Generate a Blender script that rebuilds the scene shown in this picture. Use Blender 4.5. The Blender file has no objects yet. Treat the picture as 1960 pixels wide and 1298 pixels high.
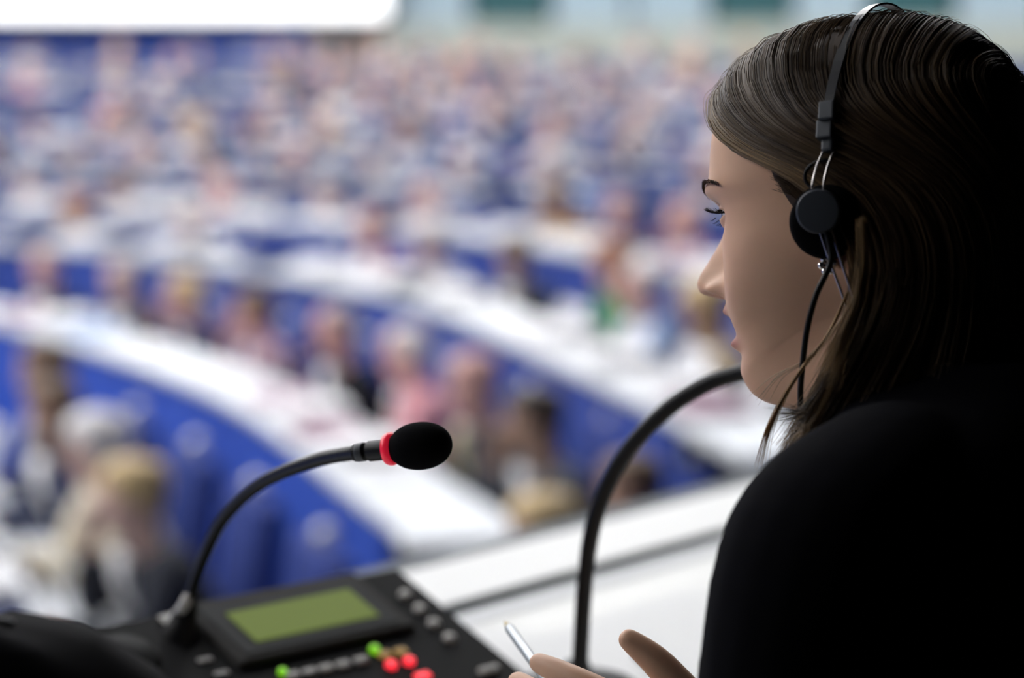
import bpy, bmesh, math, random
import numpy as np
from mathutils import Matrix, Vector, Euler
R = math.radians
rng = np.random.default_rng(7)
random.seed(7)
scene = bpy.context.scene
COL = scene.collection

# ------------------------------------------------------------------ camera, light, exposure
CAMZ, PITCH, FPX = 1.27, R(7.0), 85 / 36 * 1960
cam_d = bpy.data.cameras.new('camera'); cam = bpy.data.objects.new('camera', cam_d); COL.objects.link(cam)
cam.location = (0, 0, CAMZ); cam.rotation_euler = (R(90) - PITCH, 0, 0)
cam_d.lens = 85; cam_d.sensor_width = 36; cam_d.sensor_fit = 'HORIZONTAL'; cam_d.clip_start = .05; cam_d.clip_end = 200
cam_d.dof.use_dof = True; cam_d.dof.focus_distance = 1.45; cam_d.dof.aperture_fstop = 85 / 26.5
scene.camera = cam
scene.view_settings.view_transform = 'Standard'; scene.view_settings.look = 'None'
scene.view_settings.gamma = 1; scene.view_settings.use_curve_mapping = False
scene.view_settings.exposure = 0.12
world = bpy.data.worlds.new('hall_air'); scene.world = world; world.use_nodes = True
world.node_tree.nodes['Background'].inputs[0].default_value = (.75, .83, 1, 1)
world.node_tree.nodes['Background'].inputs[1].default_value = 0.02
PANEL_POWER = 9.0      # ceiling panels added out of view to light the hall
FWD = np.array([0, math.cos(PITCH), -math.sin(PITCH)]); UPV = np.array([0, math.sin(PITCH), math.cos(PITCH)])
def at(px, py, d):                       # a point d metres along the lens axis
    return np.array([0, 0, CAMZ]) + d * FWD + (px - 980) / FPX * d * np.array([1., 0, 0]) + (649 - py) / FPX * d * UPV
def at_z(px, py, z):                     # the point of a level surface
    r = at(px, py, 1) - np.array([0, 0, CAMZ])
    return np.array([0, 0, CAMZ]) + r * (z - CAMZ) / r[2]
def px_of(p):
    p = np.atleast_2d(np.asarray(p, float)) - np.array([0, 0, CAMZ]); d = p @ FWD
    return np.stack([980 + FPX * p[:, 0] / d, 649 - FPX * (p @ UPV) / d], 1)

# ------------------------------------------------------------------ helpers
def mat(name, col, rough=.5, spec=.5, metal=0., emit=None, estr=0., noise=None, bump=None, sss=0., coat=0., sheen=0.):
    m = bpy.data.materials.new(name); m.use_nodes = True
    nt = m.node_tree; b = nt.nodes['Principled BSDF']
    b.inputs['Base Color'].default_value = (*col, 1); b.inputs['Roughness'].default_value = rough
    b.inputs['Specular IOR Level'].default_value = spec; b.inputs['Metallic'].default_value = metal
    if emit: b.inputs['Emission Color'].default_value = (*emit, 1); b.inputs['Emission Strength'].default_value = estr
    if coat: b.inputs['Coat Weight'].default_value = coat
    if sheen: b.inputs['Sheen Weight'].default_value = sheen
    if sss:
        b.inputs['Subsurface Weight'].default_value = sss; b.inputs['Subsurface Radius'].default_value = (.012, .005, .003)
        b.inputs['Subsurface Scale'].default_value = .5
    if noise or bump:
        tc = nt.nodes.new('ShaderNodeTexCoord'); n = nt.nodes.new('ShaderNodeTexNoise')
        sc, amt = (noise or bump)
        n.inputs['Scale'].default_value = sc; n.inputs['Detail'].default_value = 5
        nt.links.new(tc.outputs['Object'], n.inputs['Vector'])
        if noise:
            mx = nt.nodes.new('ShaderNodeMix'); mx.data_type = 'RGBA'
            mx.inputs[6].default_value = (*[c * (1 - amt) for c in col], 1)
            mx.inputs[7].default_value = (*[min(1, c * (1 + amt)) for c in col], 1)
            nt.links.new(n.outputs['Fac'], mx.inputs[0]); nt.links.new(mx.outputs[2], b.inputs['Base Color'])
        if bump:
            n2 = n
            if noise:
                n2 = nt.nodes.new('ShaderNodeTexNoise'); n2.inputs['Scale'].default_value = bump[0]
                nt.links.new(tc.outputs['Object'], n2.inputs['Vector'])
            bp = nt.nodes.new('ShaderNodeBump'); bp.inputs['Strength'].default_value = bump[1]; bp.inputs['Distance'].default_value = .002
            nt.links.new(n2.outputs['Fac'], bp.inputs['Height']); nt.links.new(bp.outputs['Normal'], b.inputs['Normal'])
    return m
def tag(o, label=None, cat=None, group=None, kind=None):
    if label: o['label'] = label
    if cat: o['category'] = cat
    if group: o['group'] = group
    if kind: o['kind'] = kind
    return o
def adopt(o, parent):
    if parent is not None:
        o.parent = parent
        if parent.parent is None: o.matrix_parent_inverse = parent.matrix_basis.inverted()
        else: o.matrix_parent_inverse = (parent.parent.matrix_basis @ parent.matrix_parent_inverse @ parent.matrix_basis).inverted()
    return o
def mk(name, v, f, m=None, parent=None, smooth=True):
    me = bpy.data.meshes.new(name)
    me.from_pydata([tuple(map(float, p)) for p in v], [], [tuple(map(int, q)) for q in f])
    if m is not None: me.materials.append(m)
    if smooth: me.polygons.foreach_set('use_smooth', [True] * len(me.polygons))
    me.update()
    o = bpy.data.objects.new(name, me); COL.objects.link(o)
    return adopt(o, parent)
def link_me(name, me, m=None, parent=None):
    if m is not None:
        me.materials.clear(); me.materials.append(m)
    o = bpy.data.objects.new(name, me); COL.objects.link(o)
    return adopt(o, parent)
def empty(name, loc, rz=0.):
    o = bpy.data.objects.new(name, None); COL.objects.link(o); o.empty_display_size = .1
    o.location = tuple(map(float, loc)); o.rotation_euler = (0, 0, rz)
    return o
def join(*parts):
    v, f, n = [], [], 0
    for a, b in parts:
        v += [tuple(p) for p in a]; f += [tuple(i + n for i in q) for q in b]; n += len(a)
    return v, f
def cr(pts, n):                          # Catmull-Rom through pts, n samples
    p = np.asarray(pts, float); p = np.vstack([2 * p[0] - p[1], p, 2 * p[-1] - p[-2]])
    k = len(p) - 3; u = np.linspace(0, k, n); i = np.minimum(u.astype(int), k - 1); t = (u - i)[:, None]
    a, b, c, d = p[i], p[i + 1], p[i + 2], p[i + 3]
    return .5 * (2 * b + (c - a) * t + (2 * a - 5 * b + 4 * c - d) * t ** 2 + (3 * b - a - 3 * c + d) * t ** 3)
def tube(pts, r, sides=10, caps=True):
    p = np.asarray(pts, float); n = len(p); r = np.broadcast_to(np.asarray(r, float), (n,))
    t = np.gradient(p, axis=0); t /= np.linalg.norm(t, axis=1)[:, None] + 1e-12
    u = np.cross(t[0], [0, 0, 1.]);
    if np.linalg.norm(u) < .05: u = np.cross(t[0], [0, 1., 0])
    V = []
    a = np.linspace(0, 2 * np.pi, sides, endpoint=False)
    for i in range(n):
        u = u - t[i] * (u @ t[i]); u /= np.linalg.norm(u) + 1e-12; w = np.cross(t[i], u)
        V.append(p[i] + r[i] * (np.cos(a)[:, None] * u + np.sin(a)[:, None] * w))
    V = np.vstack(V); F = []
    for i in range(n - 1):
        for j in range(sides):
            k = (j + 1) % sides
            F.append((i * sides + j, i * sides + k, (i + 1) * sides + k, (i + 1) * sides + j))
    if caps: F += [tuple(range(sides))[::-1], tuple((n - 1) * sides + j for j in range(sides))]
    return V, F
def lathe(prof, n=32, M=None):           # profile of (radius, z) round the local z axis
    a = np.linspace(0, 2 * np.pi, n, endpoint=False); V, F = [], []
    for r, z in prof: V += [(r * c, r * s, z) for c, s in zip(np.cos(a), np.sin(a))]
    for i in range(len(prof) - 1):
        for j in range(n):
            k = (j + 1) % n; F.append((i * n + j, i * n + k, (i + 1) * n + k, (i + 1) * n + j))
    F += [tuple(range(n))[::-1], tuple((len(prof) - 1) * n + j for j in range(n))]
    V = np.array(V)
    return (xf(V, M), F) if M is not None else (V, F)
def xf(V, M):
    V = np.asarray(V, float); M = np.array(M); return V @ M[:3, :3].T + M[:3, 3]
def frame(o, x=None, z=None):            # 4x4 with given origin, z axis and rough x axis
    z = np.asarray(z, float); z = z / np.linalg.norm(z); x = np.asarray(x if x is not None else (1, 0, 0), float)
    x = x - z * (x @ z)
    if np.linalg.norm(x) < 1e-6: x = np.array([0, 1., 0]) - z * z[1]
    x /= np.linalg.norm(x); M = np.eye(4); M[:3, 0] = x; M[:3, 1] = np.cross(z, x); M[:3, 2] = z; M[:3, 3] = o
    return M
def rbox(sx, sy, sz, b=.004, seg=2, M=None, taper=1.):
    bm = bmesh.new(); bmesh.ops.create_cube(bm, size=1)
    for v in bm.verts:
        k = taper if v.co.z > 0 else 1
        v.co = (v.co.x * sx * k, v.co.y * sy * k, v.co.z * sz)
    if b > 0: bmesh.ops.bevel(bm, geom=bm.edges[:], offset=b, segments=seg, affect='EDGES', profile=.6)
    V = np.array([v.co[:] for v in bm.verts]); bm.verts.index_update(); F = [tuple(v.index for v in q.verts) for q in bm.faces]; bm.free()
    return (xf(V, M), F) if M is not None else (V, F)
def ball(c, r, nu=16, nv=10, M=None):
    r = np.broadcast_to(np.asarray(r, float), (3,))
    V = [(0, 0, 1)]; F = []
    for i in range(1, nv):
        th = math.pi * i / nv
        V += [(math.sin(th) * math.cos(2 * math.pi * j / nu), math.sin(th) * math.sin(2 * math.pi * j / nu), math.cos(th)) for j in range(nu)]
    V.append((0, 0, -1)); V = np.array(V) * r
    for j in range(nu): F.append((0, 1 + j, 1 + (j + 1) % nu))
    for i in range(nv - 2):
        for j in range(nu):
            k = (j + 1) % nu; a = 1 + i * nu; F.append((a + j, a + nu + j, a + nu + k, a + k))
    a = 1 + (nv - 2) * nu
    for j in range(nu): F.append((a + j, len(V) - 1, a + (j + 1) % nu))
    if M is not None: V = xf(V, M)
    return V + np.asarray(c, float), F
def loft(rings, closed=(True, True)):
    n = len(rings[0]); V = np.vstack(rings); F = []
    for i in range(len(rings) - 1):
        for j in range(n):
            k = (j + 1) % n; F.append((i * n + j, i * n + k, (i + 1) * n + k, (i + 1) * n + j))
    if closed[0]: F.append(tuple(range(n))[::-1])
    if closed[1]: F.append(tuple((len(rings) - 1) * n + j for j in range(n)))
    return V, F
def evald(o, drop=True):                 # evaluated copy of an object's mesh as arrays
    dg = bpy.context.evaluated_depsgraph_get(); dg.update()
    me = o.evaluated_get(dg).to_mesh()
    v = np.empty(len(me.vertices) * 3); me.vertices.foreach_get('co', v); v = v.reshape(-1, 3)
    f = [tuple(p.vertices) for p in me.polygons]
    if drop:
        d = o.data; bpy.data.objects.remove(o); bpy.data.meshes.remove(d)
    return v, f
def skin(verts, edges, rad, sub=2, root=0):
    me = bpy.data.meshes.new('skin'); me.from_pydata([tuple(map(float, v)) for v in verts], edges, [])
    o = bpy.data.objects.new('skin', me); COL.objects.link(o)
    o.modifiers.new('s', 'SKIN').use_smooth_shade = True
    for i, r in enumerate(rad):
        r = (r, r) if np.isscalar(r) else r
        me.skin_vertices[0].data[i].radius = r; me.skin_vertices[0].data[i].use_root = (i == root)
    s = o.modifiers.new('u', 'SUBSURF'); s.levels = sub; s.render_levels = sub
    return evald(o)
def remesh(v, f, size, smooth=4, fac=.5):
    me = bpy.data.meshes.new('rm'); me.from_pydata([tuple(map(float, p)) for p in v], [], [tuple(map(int, q)) for q in f])
    o = bpy.data.objects.new('rm', me); COL.objects.link(o)
    r = o.modifiers.new('r', 'REMESH'); r.mode = 'VOXEL'; r.voxel_size = size
    if smooth: s = o.modifiers.new('s', 'SMOOTH'); s.factor = fac; s.iterations = smooth
    return evald(o)
def copy_tree(o, parent=None):
    c = o.copy(); COL.objects.link(c)
    if parent is not None: c.parent = parent
    for ch in list(o.children): copy_tree(ch, c)
    return c
def attr(o, name, vals):
    a = o.data.attributes.new(name, 'FLOAT', 'POINT'); a.data.foreach_set('value', np.asarray(vals, np.float32))
def sstep(a, b, x): t = np.clip((np.asarray(x, float) - a) / (b - a), 0, 1); return t * t * (3 - 2 * t)
def spline(xs, ys):                      # smooth monotone-ish interpolation
    xs, ys = np.array(xs, float), np.array(ys, float); d = np.diff(ys) / np.diff(xs); m = np.empty_like(ys)
    m[0], m[-1] = d[0], d[-1]
    m[1:-1] = np.where(d[1:] * d[:-1] > 0, 2 * d[1:] * d[:-1] / (d[1:] + d[:-1] + 1e-30), 0)
    def f(x):
        x = np.clip(np.asarray(x, float), xs[0], xs[-1]); i = np.clip(np.searchsorted(xs, x) - 1, 0, len(xs) - 2)
        h = xs[i + 1] - xs[i]; t = (x - xs[i]) / h
        return (ys[i] * (2 * t ** 3 - 3 * t ** 2 + 1) + h * m[i] * (t ** 3 - 2 * t ** 2 + t) + ys[i + 1] * (3 * t ** 2 - 2 * t ** 3) + h * m[i + 1] * (t ** 3 - t ** 2))
    return f

# ------------------------------------------------------------------ human head, shared by everybody (local: +y forward, -x her left, z = 0 at the chin)
HT = np.array([  # z, front, back, half width, front exponent
    (.2275, .000, -.008, .004, 2.), (.2265, .014, -.024, .020, 2.), (.223, .034, -.044, .036, 2.), (.214, .056, -.066, .052, 2.05),
    (.200, .073, -.084, .064, 2.1), (.180, .0855, -.095, .0715, 2.2), (.160, .0905, -.0995, .0750, 2.25), (.140, .0925, -.100, .0760, 2.3),
    (.128, .0935, -.0985, .0752, 2.35), (.114, .0885, -.0955, .0730, 2.35), (.100, .0870, -.091, .0712, 2.3), (.085, .0872, -.085, .0697, 2.2),
    (.070, .0885, -.078, .0668, 2.1), (.060, .0895, -.073, .0635, 2.05), (.048, .0885, -.069, .0595, 2.), (.035, .0850, -.066, .0550, 1.95),
    (.020, .0860, -.065, .0490, 1.9), (.008, .0815, -.065, .0445, 1.9), (.000, .0720, -.066, .0430, 1.9), (-.005, .0570, -.067, .0440, 1.95),
    (-.010, .0400, -.068, .0455, 2.), (-.020, .0260, -.068, .0470, 2.), (-.045, .0140, -.069, .0490, 2.), (-.075, .0060, -.073, .0520, 2.)])
HT[:, 0] = np.where(HT[:, 0] > .14, .14 + (HT[:, 0] - .14) * .92, HT[:, 0]); HTOP = HT[0, 0]
HS = [spline(HT[::-1, 0], HT[::-1, k]) for k in range(1, 5)]
NOSE = spline([.058, .062, .065, .068, .0715, .0765, .081, .088, .097, .106, .113, .122], [0, .002, .008, .018, .0245, .0265, .0250, .0195, .0125, .0062, .0024, 0])
def gz(x, c, s): return np.exp(-((x - c) / s) ** 2)
def head_base(az, z):
    yf, yb, w, nf = [h(z) for h in HS]; yc = np.clip(-.010 + 0 * z, yb + .3 * (yf - yb), None)
    c, s = np.cos(az), np.sin(az); e = np.where(c > 0, 2 / nf, 2 / 2.1)
    x = -w * np.sign(s) * np.abs(s) ** e; y = yc + np.where(c > 0, (yf - yc), (yc - yb)) * np.sign(c) * np.abs(c) ** e
    return x, y
def head_rings(cols, zs, features=True, open_mouth=1.):
    t = np.linspace(-1, 1, cols, endpoint=False); az = np.pi * np.sign(t) * np.abs(t) ** 1.35
    Z, A = np.meshgrid(zs, az, indexing='ij'); x, y = head_base(A, Z); aa = np.abs(A)
    lip = np.zeros_like(x); hole = np.zeros_like(x)
    if features:
        fr = sstep(0., .03, y); ax = np.abs(x)
        y = y + fr * NOSE(Z) * np.exp(-(ax / np.interp(Z, [.062, .072, .085, .105], [.0108, .0105, .0085, .0068])) ** 2.3)
        y = y + fr * .0085 * gz(ax, .0125, .0048) * gz(Z, .0715, .0055)                    # wings of the nose
        y = y - fr * .008 * gz(ax, .0075, .003) * gz(Z, .0655, .0028)                       # nostrils
        y = y - fr * .0095 * gz(ax, .030, .013) * gz(Z, .1125, .0085)                       # eye sockets
        y = y + fr * .0028 * gz(ax, .028, .022) * gz(Z, .1285, .005)                        # brow
        x = x - np.sign(-x) * .0018 * gz(Z, .090, .016) * gz(y, .050, .022)                 # cheek bones
        ck = .0042 * gz(Z, .060, .028) * gz(ax, .046, .016) * fr; y = y + ck; x = x + np.sign(x) * ck * .7
        mo = open_mouth; zu, zl = .0545 + .002 * mo, .0420 - .006 * mo; zm = (zu + zl) / 2
        wl = np.exp(-(ax / .0215) ** 4)
        y = y + fr * wl * (.0062 * gz(Z, zu, .0042) + .0072 * gz(Z, zl, .0045)) * np.exp(-(ax / .024) ** 2)
        y = y - fr * (.004 + .012 * mo) * gz(Z, zm, .0022 + .0022 * mo) * np.exp(-(ax / .017) ** 4)
        y = y - fr * .0022 * gz(Z, .0285, .005) * gz(ax, 0, .02)
        y = y - fr * .0012 * gz(ax, 0, .003) * gz(Z, .062, .004)
        lip = fr * wl * np.clip(gz(Z, zu - .0005, .0040) + gz(Z, zl, .0046), 0, 1); hole = fr * gz(Z, zm, .0018 + .0022 * mo) * np.exp(-(ax / .015) ** 4) * mo
        for s in (-1, 1):                                                                   # lids over the eyeball
            dx, dz = x - s * .0310, Z - .1125; rr = .0136 ** 2 - dx ** 2 - dz ** 2
            lid = .0668 + np.sqrt(np.clip(rr, 0, None)); y = np.where((rr > 0) & (fr > .5), np.maximum(y, lid), y)
            k = np.clip(1 - (dx / .0145) ** 2, 0, None); inside = (dz < .0034 * k + .0006) & (dz > -.0042 * k) & (k > 0) & (fr > .5)
            y = np.where(inside, .0668 + np.sqrt(np.clip(.0105 ** 2 - dx ** 2 - dz ** 2, 0, None)) - .001, y)
    lift = .030 * np.interp(Z, [-.07, -.016, .014, .095], [0, 1, 1, 0]) * sstep(.35, 1.5, aa)
    Z = Z + lift
    return np.stack([x, y, Z], 2), lip, hole
def ear_mesh(s=-1, n=28):                # outward cupped shell with a rolled rim
    rings = []
    for r, h in ((.0, -.004), (.3, -.004), (.5, -.002), (.62, .003), (.76, .0045), (.88, .0075), (.97, .0065), (1.0, .003), (.94, -.003), (.8, -.007), (.62, -.012)):
        a = np.linspace(0, 2 * np.pi, n, endpoint=False)
        wx = .0145 * (1 + .18 * np.sin(a)); px_ = r * wx * np.cos(a) - .0035 * np.sin(a) * r; pz = r * .0265 * np.sin(a)
        hh = h * (1 - .45 * np.clip(-np.sin(a), 0, 1) * (r > .5))
        rings.append(np.stack([px_, pz, hh + 0 * a], 1))
    V, F = loft(rings); yaw = R(13)
    back = np.array([s * math.sin(yaw), -math.cos(yaw), 0]); out = np.array([s * math.cos(yaw), math.sin(yaw), 0])
    P = V[:, :1] * back + V[:, 1:2] * np.array([0, 0, 1.]) + V[:, 2:] * out + np.array([s * .0760, -.016, .0920])
    return P, F

# ------------------------------------------------------------------ materials of the booth and the interpreter
def skin_mat(name, col, lipc=(.42, .14, .12), sss=.12):
    m = mat(name, col, .5, .35, sss=sss, noise=(55, .07)); nt = m.node_tree; b = nt.nodes['Principled BSDF']
    base = b.inputs['Base Color'].links[0].from_socket
    for an, c in (('lip', lipc), ('mouth', (.03, .006, .006))):
        a = nt.nodes.new('ShaderNodeAttribute'); a.attribute_name = an
        mx = nt.nodes.new('ShaderNodeMix'); mx.data_type = 'RGBA'; mx.inputs[7].default_value = (*c, 1)
        nt.links.new(a.outputs['Fac'], mx.inputs[0]); nt.links.new(base, mx.inputs[6]); base = mx.outputs[2]
    nt.links.new(base, b.inputs['Base Color'])
    return m
def hair_mat(name, dark, light, rough=.42):
    m = mat(name, dark, rough, .35); nt = m.node_tree; b = nt.nodes['Principled BSDF']
    a = nt.nodes.new('ShaderNodeAttribute'); a.attribute_name = 'tone'
    mx = nt.nodes.new('ShaderNodeMix'); mx.data_type = 'RGBA'; mx.inputs[6].default_value = (*dark, 1); mx.inputs[7].default_value = (*light, 1)
    nt.links.new(a.outputs['Fac'], mx.inputs[0]); nt.links.new(mx.outputs[2], b.inputs['Base Color'])
    return m
M_SKIN = skin_mat('skin_warm', (.70, .425, .285))
M_HAIR = hair_mat('hair_brown', (.040, .024, .016), (.48, .31, .14))
M_KNIT = mat('knit_black', (.0035, .0035, .0055), .95, .06, bump=(900, .25))
M_DENIM = mat('trousers_black', (.008, .008, .011), .9, .1)
M_BLACK = mat('plastic_black', (.004, .004, .005), .45, .2)
M_FOAM = mat('foam_black', (.0045, .0045, .0055), 1., .05, bump=(1400, .5))
M_GRAPH = mat('plastic_graphite', (.060, .068, .082), .45, .4)
M_STEEL = mat('steel_wire', (.62, .58, .56), .25, .5, 1.)
M_CHROME = mat('silver_polished', (.85, .84, .82), .12, .5, 1.)
M_EYEW = mat('eye_white', (.75, .73, .72), .2, .5, coat=.5)
M_IRIS = mat('iris_brown', (.07, .035, .02), .15, .5, coat=.8)
M_LASH = mat('lash_black', (.006, .005, .006), .6, .2)
M_BROW = mat('brow_brown', (.05, .03, .02), .7, .2)

# ------------------------------------------------------------------ the interpreter
HEAD = Matrix.Translation((.2196, 1.4433, CAMZ - .2100)) @ Matrix.Rotation(R(59.3), 4, 'Z') @ Matrix.Rotation(R(-8.5), 4, 'X') @ Matrix.Rotation(R(8.5), 4, 'Y') @ Matrix.Scale(1.013, 4)
HM = np.array(HEAD); HI = np.linalg.inv(HM)
TYAW = R(50); TF = np.array([-math.sin(TYAW), math.cos(TYAW), 0]); TL = np.array([-math.cos(TYAW), -math.sin(TYAW), 0]); TZ = np.array([0, 0, 1.])
TAX = np.array([.267, 1.393, 0.])
def tor(x, y, z): return TAX - TL * x + TF * y + TZ * z          # torso frame: x to her right, y forward, z height
def torso_rings(tab, cols):
    t = np.linspace(-1, 1, cols, endpoint=False); az = np.pi * np.sign(t) * np.abs(t) ** 1.35; out = []
    for z, w, yf, yb in tab:
        c, s = np.cos(az), np.sin(az); e = 2 / 2.3
        x = -w * np.sign(s) * np.abs(s) ** e; yc = (yf + yb) / 2; y = yc + (yf - yb) / 2 * np.sign(c) * np.abs(c) ** e
        out.append(TAX + np.outer(-x, TL) + np.outer(y, TF) + z * TZ)
    return out
cols = 220
zs = np.concatenate([.0675 + .16 * np.cos(np.linspace(.38, 1.03, 46)) + .0, np.arange(.149, -.012, -.0009), np.linspace(-.014, -.055, 14)])
G, lipm, holem = head_rings(cols, zs)
hr = [xf(G[i], HM) for i in range(len(zs))]
skin_t = [(1.028, .058, .062, -.055), (1.005, .085, .062, -.070), (.985, .120, .064, -.080), (.95, .145, .070, -.092), (.90, .150, .078, -.095),
          (.84, .145, .095, -.095), (.74, .122, .08, -.085), (.66, .120, .085, -.085), (.56, .150, .10, -.10), (.48, .165, .11, -.12), (.462, .14, .09, -.10)]
bodyV, bodyF = loft(hr + torso_rings(skin_t, cols))
nh = len(zs) * cols
# the arm that gestures, and its hand
IDX = at(1021, 1264, 1.47); U = np.array([-.84, .42, .30]); U /= np.linalg.norm(U)
Vv = np.array([.10, -.1, 1.]); Vv -= U * (Vv @ U); Vv /= np.linalg.norm(Vv); Nn = np.cross(U, Vv)      # Nn: back of the hand, to the camera
if Nn[1] > 0: Nn = -Nn
WR = IDX - .158 * U - .020 * Vv + .010 * Nn
def hp(u, v, n=0.): return WR + u * U + v * Vv + n * Nn
SH_L, EL_L = tor(-.180, -.010, 1.010), np.array([.128, 1.290, .715])
def hand_mesh(hp, wr, el, size=.0016):
    parts = []
    pv = [el + (wr - el) * .55, wr, hp(.035, .004, 0), hp(.070, -.004, 0)]
    parts.append(skin(pv, [(0, 1), (1, 2), (2, 3)], [.033, (.025, .021), (.034, .016), (.040, .0135)]))
    for mcp, dirs, rad in (
        ((.083, .026, .003), ((.120, .026, .002), (.143, .023, -.004), (.159, .020, -.010)), (.0102, .0092, .0080, .0060)),
        ((.088, .006, .004), ((.130, .004, .000), (.155, .001, -.010), (.172, -.002, -.020)), (.0104, .0093, .0084, .0070)),
        ((.083, -.013, .003), ((.122, -.017, -.004), (.143, -.020, -.016), (.156, -.021, -.028)), (.0099, .0089, .0080, .0068)),
        ((.074, -.030, .001), ((.104, -.037, -.006), (.120, -.040, -.016), (.131, -.041, -.025)), (.0088, .0078, .0070, .0060)),
        ((.026, .018, -.006), ((.056, .040, -.012), (.086, .054, -.012), (.110, .061, -.009)), (.0140, .0118, .0100, .0062))):
        pts = [hp(.045, mcp[1] * .8, 0), hp(*mcp)] if mcp[0] > .05 else [hp(.012, .006, 0), hp(*mcp)]
        pts += [hp(*d) for d in dirs]
        parts.append(skin(pts, [(i, i + 1) for i in range(4)], [rad[0] * 1.0] + list(rad)))
    return remesh(*join(*parts), size, 3, .5)
handV, handF = hand_mesh(hp, WR, EL_L)
armV, armF = skin([SH_L + TL * -.04, SH_L, (SH_L + EL_L) / 2, EL_L, WR * .8 + EL_L * .2], [(0, 1), (1, 2), (2, 3), (3, 4)], [.040, .044, .038, .033, .024])
SH_R, EL_R, WR_R = tor(.165, -.012, .975), tor(.235, .05, .745), tor(.10, .29, .775)
def hpr(u, v, n=0.):
    a = TF * .96 - TZ * .1 - (-TL) * .25; a /= np.linalg.norm(a); b = TL * .95; b -= a * (b @ a); b /= np.linalg.norm(b); c = np.cross(b, a)
    return WR_R + a * u + b * v + c * n
hrV, hrF = hand_mesh(hpr, WR_R, EL_R, .002)
arV, arF = skin([SH_R + TL * .04, SH_R, (SH_R + EL_R) / 2, EL_R, WR_R * .8 + EL_R * .2], [(0, 1), (1, 2), (2, 3), (3, 4)], [.040, .044, .038, .033, .024])
legs = []
for s in (-1, 1):
    legs.append(skin([tor(s * .06, 0, .53), tor(s * .095, .10, .54), tor(s * .11, .46, .52), tor(s * .11, .50, .27), tor(s * .11, .47, .075), tor(s * .11, .60, .05)],
                     [(i, i + 1) for i in range(5)], [.07, .078, .056, .048, .034, .026]))
person = empty('person', TAX)
bv, bf = join((bodyV, bodyF), *[ear_world for ear_world in [(xf(ear_mesh(s)[0], HM), ear_mesh(s)[1]) for s in (-1, 1)]])
adds = [join((armV, armF)), (handV, handF), (arV, arF), (hrV, hrF)] + legs
bv, bf = join((bv, bf), *adds)
body = mk('body', bv, bf, M_SKIN, person)
pad = np.zeros(len(bv) - nh)
attr(body, 'lip', np.concatenate([lipm.ravel(), pad])); attr(body, 'mouth', np.concatenate([holem.ravel(), pad]))
tag(person, 'woman in black sweater and headset speaking, seen from behind her shoulder', 'person')
# eyes, lashes, brows
for s in (-1, 1):
    e = mk('eye', *[(xf(a, HM), b) for a, b in [ball((s * .0310, .0668, .1125), .0114, 24, 16)]][0], M_EYEW, person)
    mk('iris', *[(xf(a, HM), b) for a, b in [ball((s * .0305, .0668 + .0086, .1125), (.0058, .0041, .0058), 20, 12)]][0], M_IRIS, e)
    Ls, Bs = [], []
    for i in range(46):
        q = rng.uniform(-1, 1); dx = q * .0138; k = 1 - (dx / .0145) ** 2; z0 = .1125 + .0034 * k + .0006
        y0 = .0668 + math.sqrt(max(.0136 ** 2 - dx ** 2 - (z0 - .1125) ** 2, 1e-8)) - .0004
        L = rng.uniform(.0075, .0105); out = np.array([s * (.25 if dx * s > 0 else -.1) * abs(q) * 2, 1., 0]); out /= np.linalg.norm(out)
        p0 = np.array([s * .031 + dx, y0, z0]); pts = [p0, p0 + out * L * .5 + [0, 0, -.0016], p0 + out * L + [0, 0, .0012 + rng.uniform(-.001, .001)]]
        Ls.append(tube(xf(cr(pts, 6), HM), np.linspace(.00030, .00008, 6), 4))
    for i in range(24):
        q = rng.uniform(-1, 1); dx = q * .012; p0 = np.array([s * .031 + dx, .0668 + .0118, .1125 - .0042 * (1 - (dx / .0145) ** 2)])
        Ls.append(tube(xf(cr([p0, p0 + [0, .002, -.0012], p0 + [0, .0042, -.0016]], 4), HM), np.linspace(.00018, .00006, 4), 3))
    for i in range(210):
        q = rng.uniform(0, 1); xx = .012 + .040 * q; zz = .1275 + .0065 * math.sin(q * 2.2) - .004 * q ** 3 + rng.uniform(-1, 1) * .0026 * (1 - .75 * q)
        az = math.asin(min(.99, (xx / .0752))); bx, by = head_base(np.array(-s * az * 1.02), np.array(zz)); by = by + .0028 * math.exp(-((abs(bx) - .028) / .022) ** 2) + .0002
        p0 = np.array([float(bx), float(by), zz]); d = np.array([s * .9, -.45 * (.3 + q), .35 - .7 * q]); d /= np.linalg.norm(d)
        Ls2 = .0065
        Bs.append(tube(xf(cr([p0, p0 + d * Ls2 * .5 + [0, .0007, 0], p0 + d * Ls2 + [0, .0002, 0]], 4), HM), np.linspace(.00026, .0001, 4), 3))
    tag(mk('eyelashes', *join(*Ls), M_LASH, person), kind='stuff'); tag(mk('eyebrow', *join(*Bs), M_BROW, person), kind='stuff')
# sweater: one knitted surface over torso and sleeves
swt = [(1.090, .044, .046, -.048), (1.080, .056, .052, -.058), (1.068, .090, .056, -.070), (1.053, .128, .060, -.080), (1.030, .155, .068, -.094), (1.00, .164, .074, -.100), (.95, .165, .082, -.106),
       (.90, .168, .094, -.110), (.84, .160, .112, -.108), (.74, .140, .098, -.098), (.66, .138, .10, -.10), (.56, .165, .115, -.115), (.50, .178, .125, -.132), (.478, .16, .11, -.12)]
sl = skin([tor(-.055, -.012, 1.042), tor(-.12, -.012, 1.026), SH_L, (SH_L + EL_L) / 2, EL_L, EL_L * .35 + WR * .65, WR * .9 + EL_L * .1], [(i, i + 1) for i in range(6)], [.046, .054, .061, .052, .048, .036, .034])
sr = skin([SH_R + TL * .05, SH_R, (SH_R + EL_R) / 2, EL_R, EL_R * .35 + WR_R * .65, WR_R * .9 + EL_R * .1], [(i, i + 1) for i in range(5)], [.055, .062, .054, .050, .036, .034])
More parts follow.
